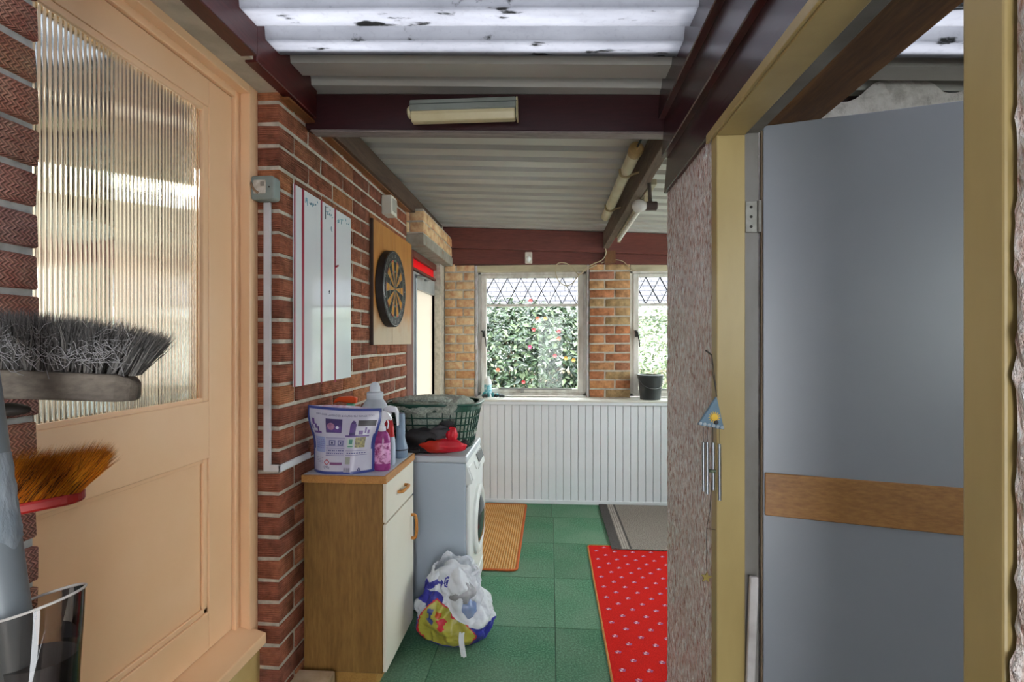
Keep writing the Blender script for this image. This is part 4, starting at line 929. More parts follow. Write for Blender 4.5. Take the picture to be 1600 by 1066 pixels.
# whiteboard ruled with red tape
wb = E('whiteboard', (XL + .005, 2.22, 1.206), 'white dry-wipe sheet ruled with vertical red tape on the brick wall', 'whiteboard')
wy0, wy1 = onX(459, 300, XL + .006).y, onX(548, 340, XL + .006).y
S().box((XL + .002, wy0, 1.206), (XL + .0065, wy1, 1.985)).obj('board', M('glossy_whiteboard', '#dadee2', '#d4d8dc', scale=3, rough=.06, spec=.7), wb)
TAPE = M('crimson_tape', '#a3143a', '#8f1234', scale=9, rough=.35)
for k, (px_, dz) in enumerate(((459.5, 0), (473, 0), (502, .006), (523.5, .01))):
    yt = onX(px_, 400, XL + .007).y
    S().box((XL + .0066, yt - (.006 if k else 0), 1.206 - dz), (XL + .0074, yt + .010 + (.002 if k == 1 else 0), 1.986)).obj('tape_line', TAPE, wb)
S().obox((XL + .012, onX(526, 418, XL + .01).y, onX(526, 416, XL + .01).z), (.003, 0, 0), (0, .012, .004), (0, 0, .004)).obj('tape_line', TAPE, wb)
MK = M('teal_marker', '#5f97a8', rough=.5); MKD = M('dark_marker', '#3a4a52', rough=.5)
def pen(strokes, mat):
    s = S()
    for st_ in strokes:
        s.tube([onX(450 + x / 12.54, 285 + y / 12.54, XL + .0071) for x, y in st_], .0016, 5)
    s.obj('handwriting', mat, wb)
pen([[(345, 400), (352, 300), (368, 310), (385, 460)], [(348, 350), (378, 370)], [(425, 395), (432, 430), (445, 440), (455, 400), (460, 440)], [(480, 410), (482, 480)], [(480, 420), (500, 415), (508, 460)], [(545, 425), (548, 455)], [(575, 370), (582, 410)],
     [(765, 570), (775, 640)], [(745, 570), (800, 575)], [(800, 640), (815, 610), (822, 660)], [(840, 660), (850, 630), (862, 650)], [(820, 530), (830, 560)], [(862, 700), (880, 690)], [(852, 870), (845, 900), (850, 940), (865, 965)],
     [(965, 760), (990, 730), (1000, 790), (970, 790), (1010, 750)], [(1010, 720), (1080, 740)], [(1050, 735), (1045, 820)], [(1125, 710), (1135, 760)], [(1150, 800), (1155, 830)], [(1180, 810), (1185, 835)]], MK)
pen([[(735, 460), (735, 720)], [(735, 490), (790, 492)]], MKD)
pen([[(800, 2150), (812, 2120), (818, 2160), (805, 2180)]], MKD)
# dartboard on its two-board backing
DW = NT('worn_backboard'); co = DW.coord('Object', (1, 1, .2)); sz = DW.n('ShaderNodeSeparateXYZ'); DW.l(DW.coord('Object'), sz.inputs[0]); DW.p(rough=.5)
c = DW.ramp(DW.noise(co, 12, 7, .6, 1.0), [(.3, '#a2662a'), (.7, '#be8440')])
wear = DW.math('ADD', sz.outputs[2], DW.math('MULTIPLY', DW.noise(DW.coord('Object'), 9, 5), .22))
c = DW.mix(DW.ramp(wear, [(1.56 - 1.36 + .36, '#ffffff'), (.66, '#000000')]) if False else DW.ramp(DW.math('SUBTRACT', wear, 1.0), [(.54, '#e0e0e0'), (.70, '#000000')]), c, '#b9ad98'); DW.base(c)
db_ = E('dartboard_backing', (XL, 3.24, 1.36), 'two worn varnished boards fixed behind the dartboard', 'backing board')
ysm = onX(613, 400, XL + .02).y; yb0, yb1 = onX(584, 400, XL + .02).y, onX(643, 400, XL + .02).y
S().box((XL + .002, yb0, 1.362), (XL + .020, ysm - .002, 2.056)).obj('board', DW.m, db_, bevel=.002)
S().box((XL + .002, ysm + .002, 1.362), (XL + .020, yb1, 2.056)).obj('board', DW.m, db_, bevel=.002)
S().box((XL + .002, yb0 - .012, 1.362), (XL + .019, yb0 - .0005, 2.056)).obj('edge_batten', M('dark_batten', '#3b2a22', rough=.8), db_)
dbd = E('dartboard', (XL + .02, 3.2, 1.5), 'black-edged bristle dartboard with tan and black segments', 'dartboard')
dc = onX(618, 452, XL + .068); dc = V((XL + .021, dc.y, dc.z)); DR = .226
BKD = M('black_board_edge', '#1d1a1b', '#2a2728', scale=30, rough=.6)
S().lathe([(DR - .004, 0), (DR, .004), (DR, .042), (DR - .004, .046), (DR - .012, .044), (.17, .043)], dc, 64, axis=(1, 0, 0)).obj('rim', BKD, dbd, smooth=35)
TAN = M('tan_sisal', '#c08a3c', '#b07a30', scale=80, rough=.9); BSI = M('black_sisal', '#26221f', '#322d29', scale=80, rough=.9); RSI = M('red_sisal', '#b5482c', rough=.9); GSI = M('green_sisal', '#4a7258', rough=.9)
s = S(); xf = dc.x + .0445
def sec(r0, r1, a0, a1, m, dx=0):
    n = 4; vs_ = [(xf + dx, dc.y + r * math.sin(a0 + (a1 - a0) * i / n), dc.z + r * math.cos(a0 + (a1 - a0) * i / n)) for r in (r0, r1) for i in range(n + 1)]
    s.add(vs_, [(i, i + 1, n + 2 + i, n + 1 + i) for i in range(n)], m)
for k in range(20):
    a0, a1 = math.radians(18 * k - 9), math.radians(18 * k + 9); e_ = k % 2
    for r0, r1, m in ((.016, .099, e_), (.099, .107, 2 + (1 - e_)), (.107, .162, e_), (.162, .170, 2 + (1 - e_))): sec(r0, r1, a0, a1, m)
for k in range(8): sec(.0064, .016, k * math.pi / 4, (k + 1) * math.pi / 4, 3); sec(.0, .0064, k * math.pi / 4, (k + 1) * math.pi / 4, 2)
s.obj('scoring_face', [BSI, TAN, RSI, GSI], dbd, fix=False)
s = S()
for r in (.170, .162, .107, .099, .016): s.tube([(xf + .001, dc.y + r * math.sin(2 * math.pi * i / 40), dc.z + r * math.cos(2 * math.pi * i / 40)) for i in range(41)], .0007, 4, cap=False)
for k in range(20):
    a = math.radians(18 * k - 9); s.tube([(xf + .001, dc.y + .016 * math.sin(a), dc.z + .016 * math.cos(a)), (xf + .001, dc.y + .17 * math.sin(a), dc.z + .17 * math.cos(a))], .0007, 4)
s.tube([(xf + .002, dc.y + .216 * math.sin(2 * math.pi * i / 48), dc.z + .216 * math.cos(2 * math.pi * i / 48)) for i in range(49)], .0016, 5, cap=False)
WIRE = M('dull_wire', '#9a9a98', rough=.4, metal=.8); s.obj('wires', WIRE, dbd)
s = S()
for k, num in enumerate((20, 1, 18, 4, 13, 6, 10, 15, 2, 17, 3, 19, 7, 16, 8, 11, 14, 9, 12, 5)):
    vs_, fs_ = text_geo(str(num), .026, 'CENTER'); a = math.radians(18 * k); cy, cz = .194 * math.sin(a), .194 * math.cos(a)
    s.add([(xf + .002, dc.y + cy + x * math.cos(a) + (y - .009) * math.sin(a), dc.z + cz - x * math.sin(a) + (y - .009) * math.cos(a)) for x, y, _ in vs_], fs_)
s.obj('number_ring', WIRE, dbd, fix=False)
sd = E('alarm_sounder', (-.95, 3.03, 2.12), 'small white plastic sounder box high on the brick wall', 'sounder')
S().box((XL + .001, 2.985, 2.128), (XL + .062, 3.095, 2.238)).obj('case', M('ivory_plastic', '#d8d4c8', '#cdc8ba', scale=10, rough=.5), sd, bevel=.004, seg=2)
for k in range(7): S().box((XL + .062, 3.0, 2.15 + k * .011), (XL + .0635, 3.08, 2.155 + k * .011)).obj('slot', M('slot_grey', '#77736a', rough=.7), sd)

# ================================================================== lights and fittings
fx_ = E('strip_light', (-.34, 2.04, 2.24), 'short grey strip light with cream cover on the near maroon beam', 'strip light')
a = onY(643, 162, 2.02); b = onY(807, 194, 2.02)
GRM = M('grey_fitting_metal', '#8f9690', '#7f857f', scale=8, rough=.5); CRD = M('yellowed_diffuser', '#d6caa2', '#cabd92', scale=6, rough=.35)
S().box((a.x, 1.985, 2.276), (b.x, 2.047, 2.318)).obj('housing', GRM, fx_, bevel=.004)
S().prism([(0, 0), (.058, 0), (.058, -.020), (.044, -.038), (.012, -.038), (0, -.014)], (a.x + .004, 1.988, 2.276), (0, 1, 0), (0, 0, 1), (b.x - a.x - .008, 0, 0)).obj('diffuser', CRD, fx_, bevel=.003)
S().box((a.x - .002, 1.983, 2.298), (b.x + .003, 1.9855, 2.301)).obj('seam', M('seam_grey', '#4d5450', rough=.6), fx_)  # thin dark grey line along the housing
S().box((b.x, 1.984, 2.238), (b.x + .007, 2.045, 2.318)).obj('end_cap', CRD, fx_, bevel=.003)
S().lathe([(.022, 0), (.024, .008), (.018, .014)], (a.x, 2.02, 2.282), 16, axis=(-1, 0, 0)).obj('cable_gland', CRD, fx_, smooth=True)
ft = E('tube_light', (.40, 3.1, 2.24), 'long cream fluorescent batten clipped along the left of the purlin', 'tube light')
BAT = M('aged_cream_batten', '#cfc9ae', '#bdb391', scale=7, rough=.4)
S().tube([(.392, 2.44, 2.262), (.388, 3.72, 2.262)], .030, 20).obj('tube', BAT, ft, smooth=40)
S().lathe([(.033, 0), (.034, .01), (.034, .05), (.028, .058), (.010, .060), (.009, .075), (0, .075)], (.392, 2.47, 2.262), 20, axis=(0, -1, 0)).obj('end_cap', M('tan_end_cap', '#a58a55', '#96794a', scale=20, rough=.5), ft, smooth=40)
S().tube(bez([(.392, 2.40, 2.262), (.41, 2.33, 2.285), (.45, 2.28, 2.29)], 5), .005, 8).obj('flex', M('black_flex', '#222', rough=.5) if False else M('black_flex', '#222222', rough=.5), ft, smooth=True)
for yy in (2.72, 3.42): S().tube(bez([(.356, yy, 2.268), (.362, yy, 2.236), (.392, yy, 2.226), (.42, yy, 2.24), (.456, yy, 2.25)], 5), .006, 8).obj('clip', M('tan_clip', '#8d7a52', rough=.5), ft, smooth=True)
f2 = E('lower_tube_light', (.53, 3.5, 2.16), 'thin fluorescent tube fitting under the right of the purlin', 'tube light')
S().box((.512, 2.72, 2.185), (.545, 4.10, 2.215)).obj('housing', M('rusty_cream_housing', '#b3aa90', '#8f8064', scale=8, rough=.6, c3='#6e4a34'), f2, bevel=.003)
S().tube([(.53, 2.95, 2.168), (.53, 4.08, 2.168)], .013, 14).obj('tube', M('white_tube', '#dcdcd6', rough=.3), f2, smooth=True)
for yy in (2.93, 4.08): S().box((.518, yy, 2.15), (.542, yy + .02, 2.19)).obj('lamp_holder', BAT, f2, bevel=.002)
bp = at(998, 322, 2.62)
bl = E('light_bulb', bp, 'bare pearl light bulb in a dark holder below the purlin', 'light bulb')
rd = RT
S().lathe([(.0, -.034), (.016, -.031), (.028, -.020), (.033, -.004), (.032, .010), (.025, .026), (.016, .040), (.014, .046)], bp, 24, axis=rd).obj('bulb', M('pearl_glass', '#d9d8d2', rough=.15, trans=.15), bl, smooth=True)
S().lathe([(.021, .036), (.023, .040), (.023, .088), (.019, .092), (.008, .093)], bp, 20, axis=rd).obj('holder', M('brown_bakelite', '#4a3d37', rough=.5), bl, smooth=40)
hb_ = bp + rd * .06
S().tube([hb_, hb_ + V((0, .02, .06)), V((.50, hb_.y + .03, 2.19))], .010, 10).obj('stem', M('brown_bakelite', '#4a3d37', rough=.5), bl, smooth=True)
sn = E('door_sensor', (-.2, 4.60, 2.09), 'small white sensor on the lower header beam', 'sensor')
q = onY(826, 403, 4.60)
S().prism(roundrect(.062, .100, .006, 3), (q.x, 4.608, q.z), (1, 0, 0), (0, 0, 1), (0, -.022, 0)).obj('case', MT['ivory_plastic'], sn, bevel=.003)
S().grid(lambda u, v: (q.x + .021 * math.cos(2 * math.pi * u) * math.cos(v * 1.55), 4.586 - .012 * math.sin(v * 1.55), q.z - .012 + .026 * math.sin(2 * math.pi * u) * math.cos(v * 1.55)), 20, 6, cu=True).obj('lens', M('lens_white', '#eef2ee', rough=.2), sn, smooth=True)
CBL = M('dirty_white_cable', '#b8a98a', rough=.5)
cb1 = S().tube(bez([onY(x, y, 4.545) for x, y in ((975, 350), (958, 368), (946, 383), (947, 395), (941, 406), (928, 412), (917, 418), (905, 429), (897, 421), (886, 412), (873, 411), (868, 420), (871, 436), (882, 446), (893, 444), (903, 432), (917, 421), (932, 414))], 6), .0045, 6).obj('loose_cable', CBL, smooth=True)
tag(cb1, 'cream cable drooping from the purlin end and looping over the window', 'cable')
cb2 = S().tube(bez([onY(x, y, 4.60) for x, y in ((940, 411), (955, 406), (972, 408), (984, 418), (995, 423))], 6), .004, 6).obj('short_cable', CBL, smooth=True)
tag(cb2, 'short cream cable end curling across the top of the orange brick pier', 'cable')
cr = S().box((.47, 4.545, 2.062), (.56, 4.612, 2.165)).obj('timber_packer', wood('raw_packer', '#6b4528', '#7d5534', 'Z', 4, rough=.8)); tag(cr, 'short brown timber packer on top of the orange brick pier', 'timber')

# ================================================================== on the sill
bq = onY(1016, 620, 4.545)
bu = E('black_bucket', (bq.x, 4.545, .887), 'black plastic bucket on the white sill', 'bucket')
BBK = M('black_bucket_plastic', '#2f3334', '#3a3e3f', scale=6, rough=.35)
S().lathe([(.082, 0), (.086, .004), (.100, .17), (.106, .195), (.112, .198), (.113, .210), (.107, .212), (.100, .205), (.094, .17), (.080, .012), (0, .012)], (bq.x, 4.545, .887), 40, cap=False).obj('pail', BBK, bu, smooth=35)
S().tube(bez([(bq.x - .108, 4.54, 1.075), (bq.x - .07, 4.455, 1.01), (bq.x, 4.430, .985), (bq.x + .07, 4.455, 1.0), (bq.x + .108, 4.54, 1.075)], 8), .003, 6).obj('handle', M('bucket_wire', '#6d6f70', rough=.4, metal=.7), bu, smooth=True)
sb = E('white_bottle', (onY(762, 610, 4.60).x, 4.62, .887), 'small white bottle with teal label by the window', 'bottle')
c = sb.location
S().lathe([(.032, 0), (.034, .006), (.034, .13), (.026, .155), (.014, .165), (.014, .185), (.0, .186)], c, 24).obj('bottle', M('white_bottle_plastic', '#e8ecec', rough=.35), sb, smooth=40)
S().lathe([(.0344, .03), (.0346, .031), (.0346, .11), (.0344, .111)], c, 24, cap=False).obj('label_band', M('teal_label', '#cfe6ea', '#4fa8b8', scale=40, rough=.4), sb, smooth=True)
gc = onY(770, 612, 4.53)
gv = E('crumpled_gloves', (gc.x, 4.53, .887), 'crumpled teal and black gloves on the sill beside the white bottle', 'gloves')
TEA = M('teal_rubber', '#2f8d90', '#1f6d72', scale=40, rough=.4); DKR = M('dark_rubber', '#26282a', rough=.5)
s1, s2 = S(), S()
for k in range(9):
    p = V((gc.x + R_.uniform(-.07, .06), 4.53 + R_.uniform(-.03, .04), .905)); qd = V((R_.uniform(-.05, .05), R_.uniform(-.03, .03), 0))
    (s1 if k % 2 else s2).tube(bez([p, p + qd * .5 + V((0, 0, .022 if k % 2 else .005)), p + qd + V((0, 0, -.006))], 4), [.012, .014, .015, .014, .013, .013, .012, .012, .009], 8)
s1.obj('teal_glove', TEA, gv, smooth=True); s2.obj('black_glove', DKR, gv, smooth=True)

# ================================================================== wind chime and lath at the flush door
wc = E('wind_chime', (.425, 1.40, .74), 'blue triangular wind chime with hanging metal tubes on the buff door frame', 'wind chime')
DARKM = M('rusty_nail', '#3a332e', rough=.6, metal=.5); CHB = M('chime_blue', '#5c7688', '#4f697c', scale=30, rough=.5); CHG = M('chime_tube', '#8f9498', rough=.3, metal=.9)
cd_ = 1.335
S().tube([onX(1112, 555, .434), at(1103, 548, cd_ - .02)], .0022, 8).obj('nail', DARKM, wc)
ap = at(1120, 620, cd_); bl_ = at(1091, 664, cd_); br_ = at(1132, 672, cd_)
S().tube([at(1112, 553, cd_), at(1113, 580, cd_), ap], .0011, 6).tube([at(1112, 553, cd_), at(1116, 585, cd_), ap], .0011, 6).obj('cord', DARKM, wc)
s = S(); tk_ = FW * .010; s.add([ap, bl_, br_, ap + tk_, bl_ + tk_, br_ + tk_], [(0, 1, 2), (3, 5, 4), (0, 3, 4, 1), (1, 4, 5, 2), (2, 5, 3, 0)])
s.obj('triangle', CHB, wc, bevel=.0015)
YEL = M('chime_yellow', '#d8ae34', rough=.5); sc0 = at(1116, 652, cd_) - FW * .0005; U = V((0, 0, 1))
s = S().lathe([(.0095, 0), (.0085, .003), (.004, .0045), (0, .0048)], sc0, 20, axis=-FW)
for k in range(14):
    a_ = 2 * math.pi * k / 14; d_ = RT * math.cos(a_) + U * math.sin(a_); n_ = RT * -math.sin(a_) + U * math.cos(a_)
    s.add([sc0 + d_ * .010 + n_ * .0016 - FW * .001, sc0 + d_ * .010 - n_ * .0016 - FW * .001, sc0 + d_ * .0165 - FW * .001], [(0, 1, 2)])
s.obj('sun_motif', YEL, wc, fix=False)
s = S()
for k in range(6):
    p = bl_.lerp(br_, (k + .5) / 6) + V((0, 0, .005)); s.lathe([(.0045, 0), (.004, .0015), (.0015, .0022)], p, 12, axis=-FW)
s.obj('cloud_motif', M('cloud_white', '#9aa2a8', rough=.6), wc, smooth=True)
S().lathe([(.006, 0), (.005, .003), (.001, .004)], at(1119, 660, cd_), 12, axis=-FW).obj('crow_motif', M('motif_black', '#1e2024', rough=.6), wc)
for (x0, yt, yb, dd2) in ((1099, 691, 768, .012), (1105, 691, 772, -.004), (1114, 692, 766, .004), (1124, 694, 782, -.008)):
    p0, p1 = at(x0, yt, cd_ + dd2), at(x0 + .5, yb, cd_ + dd2)
    tb = S().tube([p0, p1], .0042, 14).obj('chime_tube', CHG, wc, smooth=True)
    S().tube([p0, V((p0.x, p0.y, at(x0, 667, cd_ + dd2).z))], .0007, 5).obj('string', DARKM, tb)
p = at(1113, 736, cd_); S().lathe([(.0, -.003), (.009, -.003), (.010, 0), (.009, .003), (0, .003)], p, 16).obj('striker', M('green_striker', '#5a6450', rough=.6), wc)
s = S().tube([at(1113, 668, cd_), p, at(1109, 800, cd_), at(1104, 826, cd_), at(1104, 893, cd_)], .0008, 5).tube([at(1104, 826, cd_), at(1118, 828, cd_)], .0008, 5); s.obj('pull_string', DARKM, wc)
p = at(1104, 903, cd_); P = [((.016 if i % 2 == 0 else .0065) * math.sin(math.pi * i / 5 + .15), (.016 if i % 2 == 0 else .0065) * math.cos(math.pi * i / 5 + .15)) for i in range(10)]
S().prism(P, p, RT, U, FW * .004).obj('star', M('brass_star', '#9a8448', rough=.45, metal=.5), wc, bevel=.0008)
lt = S().bar((.500, 1.395, .006), (.531, 1.408, .765), .013, .021, up=(1, 0, 0)).obj('white_lath', M('chalky_white_wood', '#b3adaa', '#9a938f', scale=12, rough=.8), bevel=.002)
tag(lt, 'thin white wooden lath leaning against the grey door jamb', 'lath')
# ================================================================== brooms and vessel against the near wall
# yard broom, head up
bA = at(-150, 592, .69); bB = at(219, 606, .80)
ax = (bB - bA); LN = ax.length; ax.normalize(); hz = V((0, 0, 1)).cross(ax).normalized(); up = ax.cross(hz).normalized() * 1
if up.z < 0: up = -up
br = E('yard_broom', (bA + bB) / 2, 'old wooden yard broom, grey bristles up, against the near brickwork', 'broom')
BW = wood('weathered_broom_wood', '#5f564c', '#7a7064', 'X', 4, rough=.8, bump=.4, c3='#463e36')
s = S(); bw, bh = .030, .020
sec_ = [(0, 1), (.92, 1), (1.0, .55)]
ringp = []
for k, (t_, w1) in enumerate(((0, 1), (.90, 1), (.97, .8), (1.0, .45))):
    c = bA + ax * (LN * t_)
    hb0, hb1 = -bh * (1 if t_ < .95 else .95), bh * (1 if t_ < .93 else (.75 if t_ < .99 else .3))
    ringp.append([c - hz * bw * w1 + up * hb0, c + hz * bw * w1 + up * hb0, c + hz * bw * w1 + up * hb1, c - hz * bw * w1 + up * hb1])
vs_ = [q for r in ringp for q in r]; fs_ = [(3, 2, 1, 0), (12, 13, 14, 15)]
for k in range(3):
    for j in range(4): fs_.append((k * 4 + j, k * 4 + (j + 1) % 4, k * 4 + 4 + (j + 1) % 4, k * 4 + 4 + j))
s.add(vs_, fs_).obj('head', BW, br, bevel=.004, seg=2)
hm = bA + ax * .02
S().tube([hm - up * .018, V((hm.x - .10, hm.y - .10, .012))], .013, 12).obj('handle', wood('broom_stick', '#8a7152', '#9c8262', 'Z', 4, rough=.6), br, smooth=True)
pz = at(14, 640, .74); S().grid(lambda u, v: pz + ax * (.024 * math.cos(2 * math.pi * u) * math.sin(math.pi * v)) + hz * (.02 * math.cos(math.pi * v)) + up * (.009 * math.sin(2 * math.pi * u) * math.sin(math.pi * v)), 20, 10, cu=True).obj('bracket', M('dark_bracket', '#3b342e', '#2c2723', scale=20, rough=.7), br, smooth=True)
rb = random.Random(3)
def strand(s, p, d, L, r, m=0, curl=0):
    d = d.normalized(); a = d.orthogonal().normalized(); b = d.cross(a); mid = p + d * L * .55 + (a * rb.uniform(-1, 1) + b * rb.uniform(-1, 1)) * curl; tip = p + d * L + (a * rb.uniform(-1, 1) + b * rb.uniform(-1, 1)) * curl * 1.6
    vs_ = []
    for q, rr_ in ((p, r), (mid, r * .8)):
        for k in range(3): an = k * 2.094; vs_.append(q + (a * math.cos(an) + b * math.sin(an)) * rr_)
    vs_.append(tip); s.add(vs_, [(0, 1, 4, 3), (1, 2, 5, 4), (2, 0, 3, 5), (3, 4, 6), (4, 5, 6), (5, 3, 6)], m)
s = S(); tufts = 19
for i in range(tufts):
    for j in range(3):
        t_ = .04 + .93 * i / (tufts - 1); base = bA + ax * (LN * t_) + hz * ((j - 1) * .018) + up * .019
        fan = max(0, (t_ - .72) / .28)
        for k in range(80):
            d = up * 1.0 + ax * (fan ** 1.5 * .62 + rb.gauss(0, .10)) + hz * ((j - 1) * .22 + rb.gauss(0, .10))
            strand(s, base + ax * rb.uniform(-.0045, .0045) + hz * rb.uniform(-.0045, .0045), d, rb.uniform(.070, .092) * (1 - .10 * fan), .0009, rb.choice((0, 0, 1, 2)), .004)
s.obj('bristles', [M('grey_bristle', '#6a6866', rough=.6), M('pale_bristle', '#97948f', rough=.6), M('dark_bristle', '#3c3a38', rough=.6)], br, fix=False, kind='stuff')
s = S()
for i in range(210):
    t_ = rb.uniform(.02, .85); p = bA + ax * (LN * t_) - hz * (.026 + rb.uniform(0, .012)) * 1 + up * rb.uniform(.035, .078)
    L = rb.uniform(.02, .045); a_ = rb.uniform(-.6, .6); d = ax * math.cos(a_) + up * math.sin(a_)
    pts = [p, p + d * L * .35 + up * rb.uniform(-.008, .008), p + d * L * .7 + up * rb.uniform(-.012, .012) - hz * rb.uniform(0, .006), p + d * L + up * rb.uniform(-.014, .006)]
    s.tube(bez(pts, 3), .00045, 3, cap=False)
s.obj('tangled_fluff', M('grey_fluff', '#a5a4a4', rough=.9), br, fix=False, kind='stuff')
# orange brush
oA = at(-120, 818, .66); oB = at(134, 770, .755)
ax2 = (oB - oA); L2 = ax2.length; ax2.normalize(); hz2 = V((0, 0, 1)).cross(ax2).normalized(); up2 = ax2.cross(hz2).normalized()
if up2.z < 0: up2 = -up2
ob = E('orange_broom', (oA + oB) / 2, 'broom with orange bristles on a red plastic head, held upside down', 'broom')
REDH = M('red_broom_plastic', '#b3231c', '#a01d17', scale=8, rough=.35)
P = roundrect(L2, .055, .025, 6)
S().prism([(x + L2 / 2, y) for x, y in P], oA - up2 * .008, ax2, hz2, up2 * .016).obj('head', REDH, ob, bevel=.004, seg=2)
hm = oA + ax2 * .02
S().tube([hm - up2 * .006, V((hm.x - .08, hm.y - .12, .012))], .012, 12).obj('handle', REDH, ob, smooth=True)
s = S(); nt = 22
for i in range(nt):
    for j in range(5):
        t_ = .02 + .93 * i / (nt - 1); base = oA + ax2 * (L2 * t_) + hz2 * ((j - 2) * .0105) + up2 * .007
        for k in range(48):
            d = up2 * 1.0 + ax2 * (.55 + .35 * t_ + rb.gauss(0, .16)) + hz2 * ((j - 2) * .16 + rb.gauss(0, .14))
            L = rb.uniform(.058, .080) * (1 - .12 * (t_ > .95))
            strand(s, base + ax2 * rb.uniform(-.004, .004) + hz2 * rb.uniform(-.004, .004), d, L, .0006, rb.choice((0, 0, 1, 2)), .002)
s.obj('bristles', [M('orange_bristle', '#c06a12', rough=.5), M('amber_bristle', '#d68a1c', rough=.5), M('brown_bristle', '#5c2c0a', rough=.5)], ob, fix=False, kind='stuff')
# grey pole and smoky vessel
gp = E('grey_pole', at(12, 960, .60), 'grey plastic pole with a torn whitish label, standing in the smoky vessel', 'pole')
p0, p1 = at(36, 1120, .585), at(-18, 720, .60)
GPL = M('grey_pole_plastic', '#71797e', '#697176', scale=5, rough=.4)
S().tube([p0, p0.lerp(p1, .5), p1, p1 + (p1 - p0) * .6], .0195, 24).obj('tube', GPL, gp, smooth=True)
PAP = M('torn_paper', '#9aa2a6', '#77828a', scale=40, stretch=(1, 1, .3), rough=.9, bump=.6)
s = S()
dirp = (p1 - p0).normalized(); side = dirp.cross(FW).normalized(); fwd = side.cross(dirp)
def lab(u, v):
    a_ = -2.3 + 4.2 * u; q = p0.lerp(p1, .66 + .36 * v + .02 * math.sin(u * 22) * (1 if v < .1 else 0)); rr_ = .0203 + .0012 * noise.noise((u * 9, v * 9, 0))
    return q + (side * math.sin(a_) - fwd * math.cos(a_)) * rr_
s.grid(lab, 40, 24).obj('torn_label', PAP, gp, smooth=True, fix=False)
vs0 = at(58, 1040, .60)
ve = E('smoky_vessel', (vs0.x, vs0.y, .85), 'smoky translucent plastic vessel with a slanted open rim, dark inside', 'vessel')
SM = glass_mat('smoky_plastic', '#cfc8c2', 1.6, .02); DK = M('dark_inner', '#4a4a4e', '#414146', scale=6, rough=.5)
def vess(k, inset=0):
    def fn(u, v):
        th = 2 * math.pi * u; h = -.22 + .235 * v
        w_ = (.044 + .004 * math.cos(v * 6.0)) * (1 if v > .25 else 1.08) - inset; d_ = .036 - inset
        top = .014 * math.cos(th) * (v ** 3) + .012 * v ** 3
        c = vs0 + V((0, 0, h + .045 + (top if not inset else top * .2)))
        return c + RT * (w_ * math.cos(th)) + FW * (d_ * math.sin(th))
    return fn
s = S().grid(vess(0), 48, 40, cu=True); s.obj('outer_shell', SM, ve, smooth=True, fix=False)
fnr = vess(0); S().tube([fnr(i / 48, 1.0) for i in range(49)], .0016, 8, cap=False).obj('rim', M('clear_rim', '#c3beb8', rough=.12), ve, smooth=True)
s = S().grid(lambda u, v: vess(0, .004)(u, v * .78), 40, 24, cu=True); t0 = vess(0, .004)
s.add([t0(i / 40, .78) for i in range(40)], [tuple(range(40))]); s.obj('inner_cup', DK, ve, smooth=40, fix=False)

# ================================================================== garden seen through the windows
gr = S().box((-14, 4.95, -.10), (16, 40, -.04)).obj('ground', M('lawn_and_paving', '#4d5a44', '#6b6b60', scale=2, rough=.95), kind='structure')
rf = random.Random(11)
def leaves(n, c, r, size, flat=.0, shell=.55):
    s = S(); c = V(c)
    for k in range(n):
        while True:
            d = V((rf.gauss(0, 1), rf.gauss(0, 1), rf.gauss(0, 1)))
            if d.length > .1: break
        d.normalize(); q = shell + (1 - shell) * rf.random() ** .5
        lump = 1 + .16 * noise.noise(d * 3 + c)
        p = c + V((d.x * r[0], d.y * r[1], d.z * r[2])) * q * lump
        if p.z < 0: continue
        nrm = (d + V((rf.gauss(0, .6), rf.gauss(0, .6), rf.gauss(0, .6) + .4))).normalized(); a = nrm.orthogonal().normalized(); a = (Matrix.Rotation(rf.uniform(0, 6.28), 3, nrm) @ a); b = nrm.cross(a)
        L = size * rf.uniform(.7, 1.25); w_ = L * .42
        s.add([p - a * L * .5, p + b * w_ * .5 + nrm * L * .06, p + a * L * .5 - nrm * L * .08, p - b * w_ * .5 + nrm * L * .06], [(0, 1, 2, 3)], rf.choice((0, 0, 1, 2)))
    return s
LEAF = [M('camellia_leaf', '#34452f', rough=.25, spec=.7), M('camellia_leaf_dark', '#1d2c22', rough=.25, spec=.6), M('camellia_leaf_pale', '#5f6c50', rough=.35)]
LEAF2 = [M('pale_shrub_leaf', '#6f7a5c', rough=.5), M('pale_shrub_leaf_mid', '#56684a', rough=.5), M('pale_shrub_leaf_light', '#868c70', rough=.5)]
TRUNK = M('shrub_bark', '#5d4c3c', '#74624e', scale=20, rough=.9)
cm = E('camellia_bush', (-.35, 7.3, -.04), 'glossy camellia bush with red flowers outside the nearer window', 'bush')
leaves(15000, (-.35, 7.3, .85), (1.55, .8, 1.12), .105).obj('foliage', LEAF, cm, fix=False, kind='stuff')
s = S()
for k in range(7): s.tube([(-.35 + rf.uniform(-.1, .1), 7.35, -.04), (-.35 + rf.uniform(-.6, .6), 7.4 + rf.uniform(-.2, .2), .6), (-.35 + rf.uniform(-1.1, 1.1), 7.4 + rf.uniform(-.3, .3), 1.4)], [.04, .025, .008], 6)
s.obj('stems', TRUNK, cm)
FLR = [M('red_petal', '#7a0a12', rough=.5), M('yellow_petal', '#85600f', rough=.5), M('pink_petal', '#7c1c44', rough=.5), M('orange_petal', '#84381a', rough=.5)]
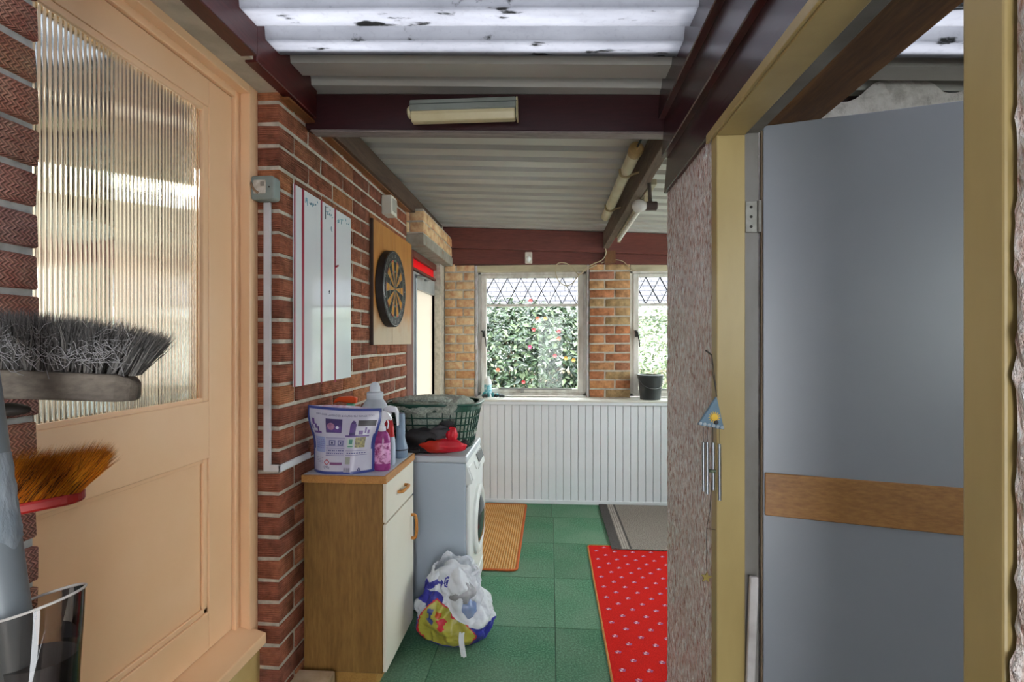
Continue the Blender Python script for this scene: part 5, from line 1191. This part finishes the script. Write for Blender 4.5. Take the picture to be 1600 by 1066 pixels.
for (x, y, ci) in ((873, 518, 0), (834, 515, 0), (867, 556, 0), (852, 498, 1), (828, 542, 2), (896, 563, 1), (818, 597, 0), (873, 529, 3), (840, 498, 3), (884, 560, 1), (829, 470, 0), (778, 578, 3)):
    p = onY(x, y, 6.52); s = S()
    for k in range(6):
        a_ = k * 1.047; d = V((math.cos(a_), -.5, math.sin(a_))).normalized(); b = d.cross(V((0, 1, 0))).normalized()
        s.add([p, p + d * .018 + b * .014, p + d * .032, p + d * .018 - b * .014], [(0, 1, 2, 3)])
    s.obj('flower', FLR[ci], cm, fix=False)
sh = E('pale_shrub', (2.3, 10.2, -.04), 'pale flowering shrub outside behind the black bucket', 'bush')
leaves(6000, (2.3, 10.2, .95), (1.5, .9, 1.15), .10).obj('foliage', LEAF2, sh, fix=False, kind='stuff')
S().tube([(2.3, 10.2, -.04), (2.25, 10.2, .5), (2.3, 10.3, 1.3)], [.05, .035, .01], 8).obj('stem', TRUNK, sh)
sg = E('strappy_plant', (1.75, 7.9, -.04), 'arching pale grassy plant outside the further window', 'plant')
s = S()
for k in range(260):
    a_ = rf.uniform(0, 6.28); L = rf.uniform(.5, .95); d = V((math.cos(a_), math.sin(a_), 0)); p = V((1.75, 7.9, -.04)) + d * rf.uniform(0, .12); w_ = V((-d.y, d.x, 0)) * .010
    pts = [p + d * (L * .55 * t_ ** 1.6) + V((0, 0, L * (1.5 * t_ - .75 * t_ * t_))) for t_ in (0, .3, .6, .85, 1)]
    vs_ = []
    for i, q in enumerate(pts): vs_ += [q - w_ * (1 - i / 4.2), q + w_ * (1 - i / 4.2)]
    s.add(vs_, [(2 * i, 2 * i + 1, 2 * i + 3, 2 * i + 2) for i in range(4)], k % 3)
s.obj('blades', LEAF2, sg, fix=False, kind='stuff')
# neighbouring bungalow
nb = E('neighbour_bungalow', (1, 17, -.04), 'pale bungalow with grey tiled roof beyond the garden', 'house')
S().box((-9, 15.6, -.04), (12, 22, 2.15)).obj('wall', M('white_render', '#8f918e', '#888a87', scale=2, rough=.9), nb)
S().box((-9.3, 15.15, 2.15), (12.3, 15.35, 2.42)).obj('fascia', M('white_fascia', '#8f9092', rough=.6), nb)
TIL = M('grey_roof_tile', '#4c4a52', '#58555c', scale=6, rough=.9)
s = S(); y_, z_ = 15.15, 2.40
for r in range(14):                                               # every course of tiles overlaps the one below
    y2, z2 = y_ + .28, z_ + .17
    for k in range(74):
        x = -9.3 + k * .30 + (.15 if r % 2 else 0); x1 = x + .285
        s.hexa([(x, y_, z_), (x1, y_, z_), (x1, y2 + .05, z2), (x, y2 + .05, z2), (x, y_, z_ + .035), (x1, y_, z_ + .035), (x1, y2 + .05, z2 + .02), (x, y2 + .05, z2 + .02)])
    y_, z_ = y2, z2
s.obj('roof_tiles', TIL, nb, fix=False, kind='stuff')
S().hexa([(-9.3, 15.2, 2.35), (12.3, 15.2, 2.35), (12.3, 19.2, 2.35), (-9.3, 19.2, 2.35), (-9.3, 15.2, 2.38), (12.3, 15.2, 2.38), (12.3, 19.1, 4.72), (-9.3, 19.1, 4.72)]).obj('roof_deck', TIL, nb)
for x in (-3.6, 3.4):
    o = S().box((x, 15.55, .9), (x + 1.3, 15.62, 2.0)).obj('window', M('white_upvc', '#e4e6e8', rough=.4), nb)
    S().box((x + .08, 15.53, .98), (x + .61, 15.55, 1.92)).box((x + .69, 15.53, .98), (x + 1.22, 15.55, 1.92)).obj('pane', M('dark_window_glass', '#5c6a74', rough=.08), o)
fe = E('garden_fence', (1, 11.8, -.04), 'low pale slatted garden fence in front of the bungalow', 'fence')
fm = M('pale_fence_wood', '#857868', '#786c5c', scale=6, rough=.9)
sl_me = S().box((-.055, -.01, 0), (.055, .01, .78)).mesh('slat', fm, bevel=.004)
for k in range(56): place('slat', sl_me, (-3.5 + k * .135, 11.8, -.02), (0, 0, 0), fe)
for zz in (.15, .60): S().box((-3.6, 11.815, zz), (4.1, 11.85, zz + .07)).obj('rail', fm, fe)
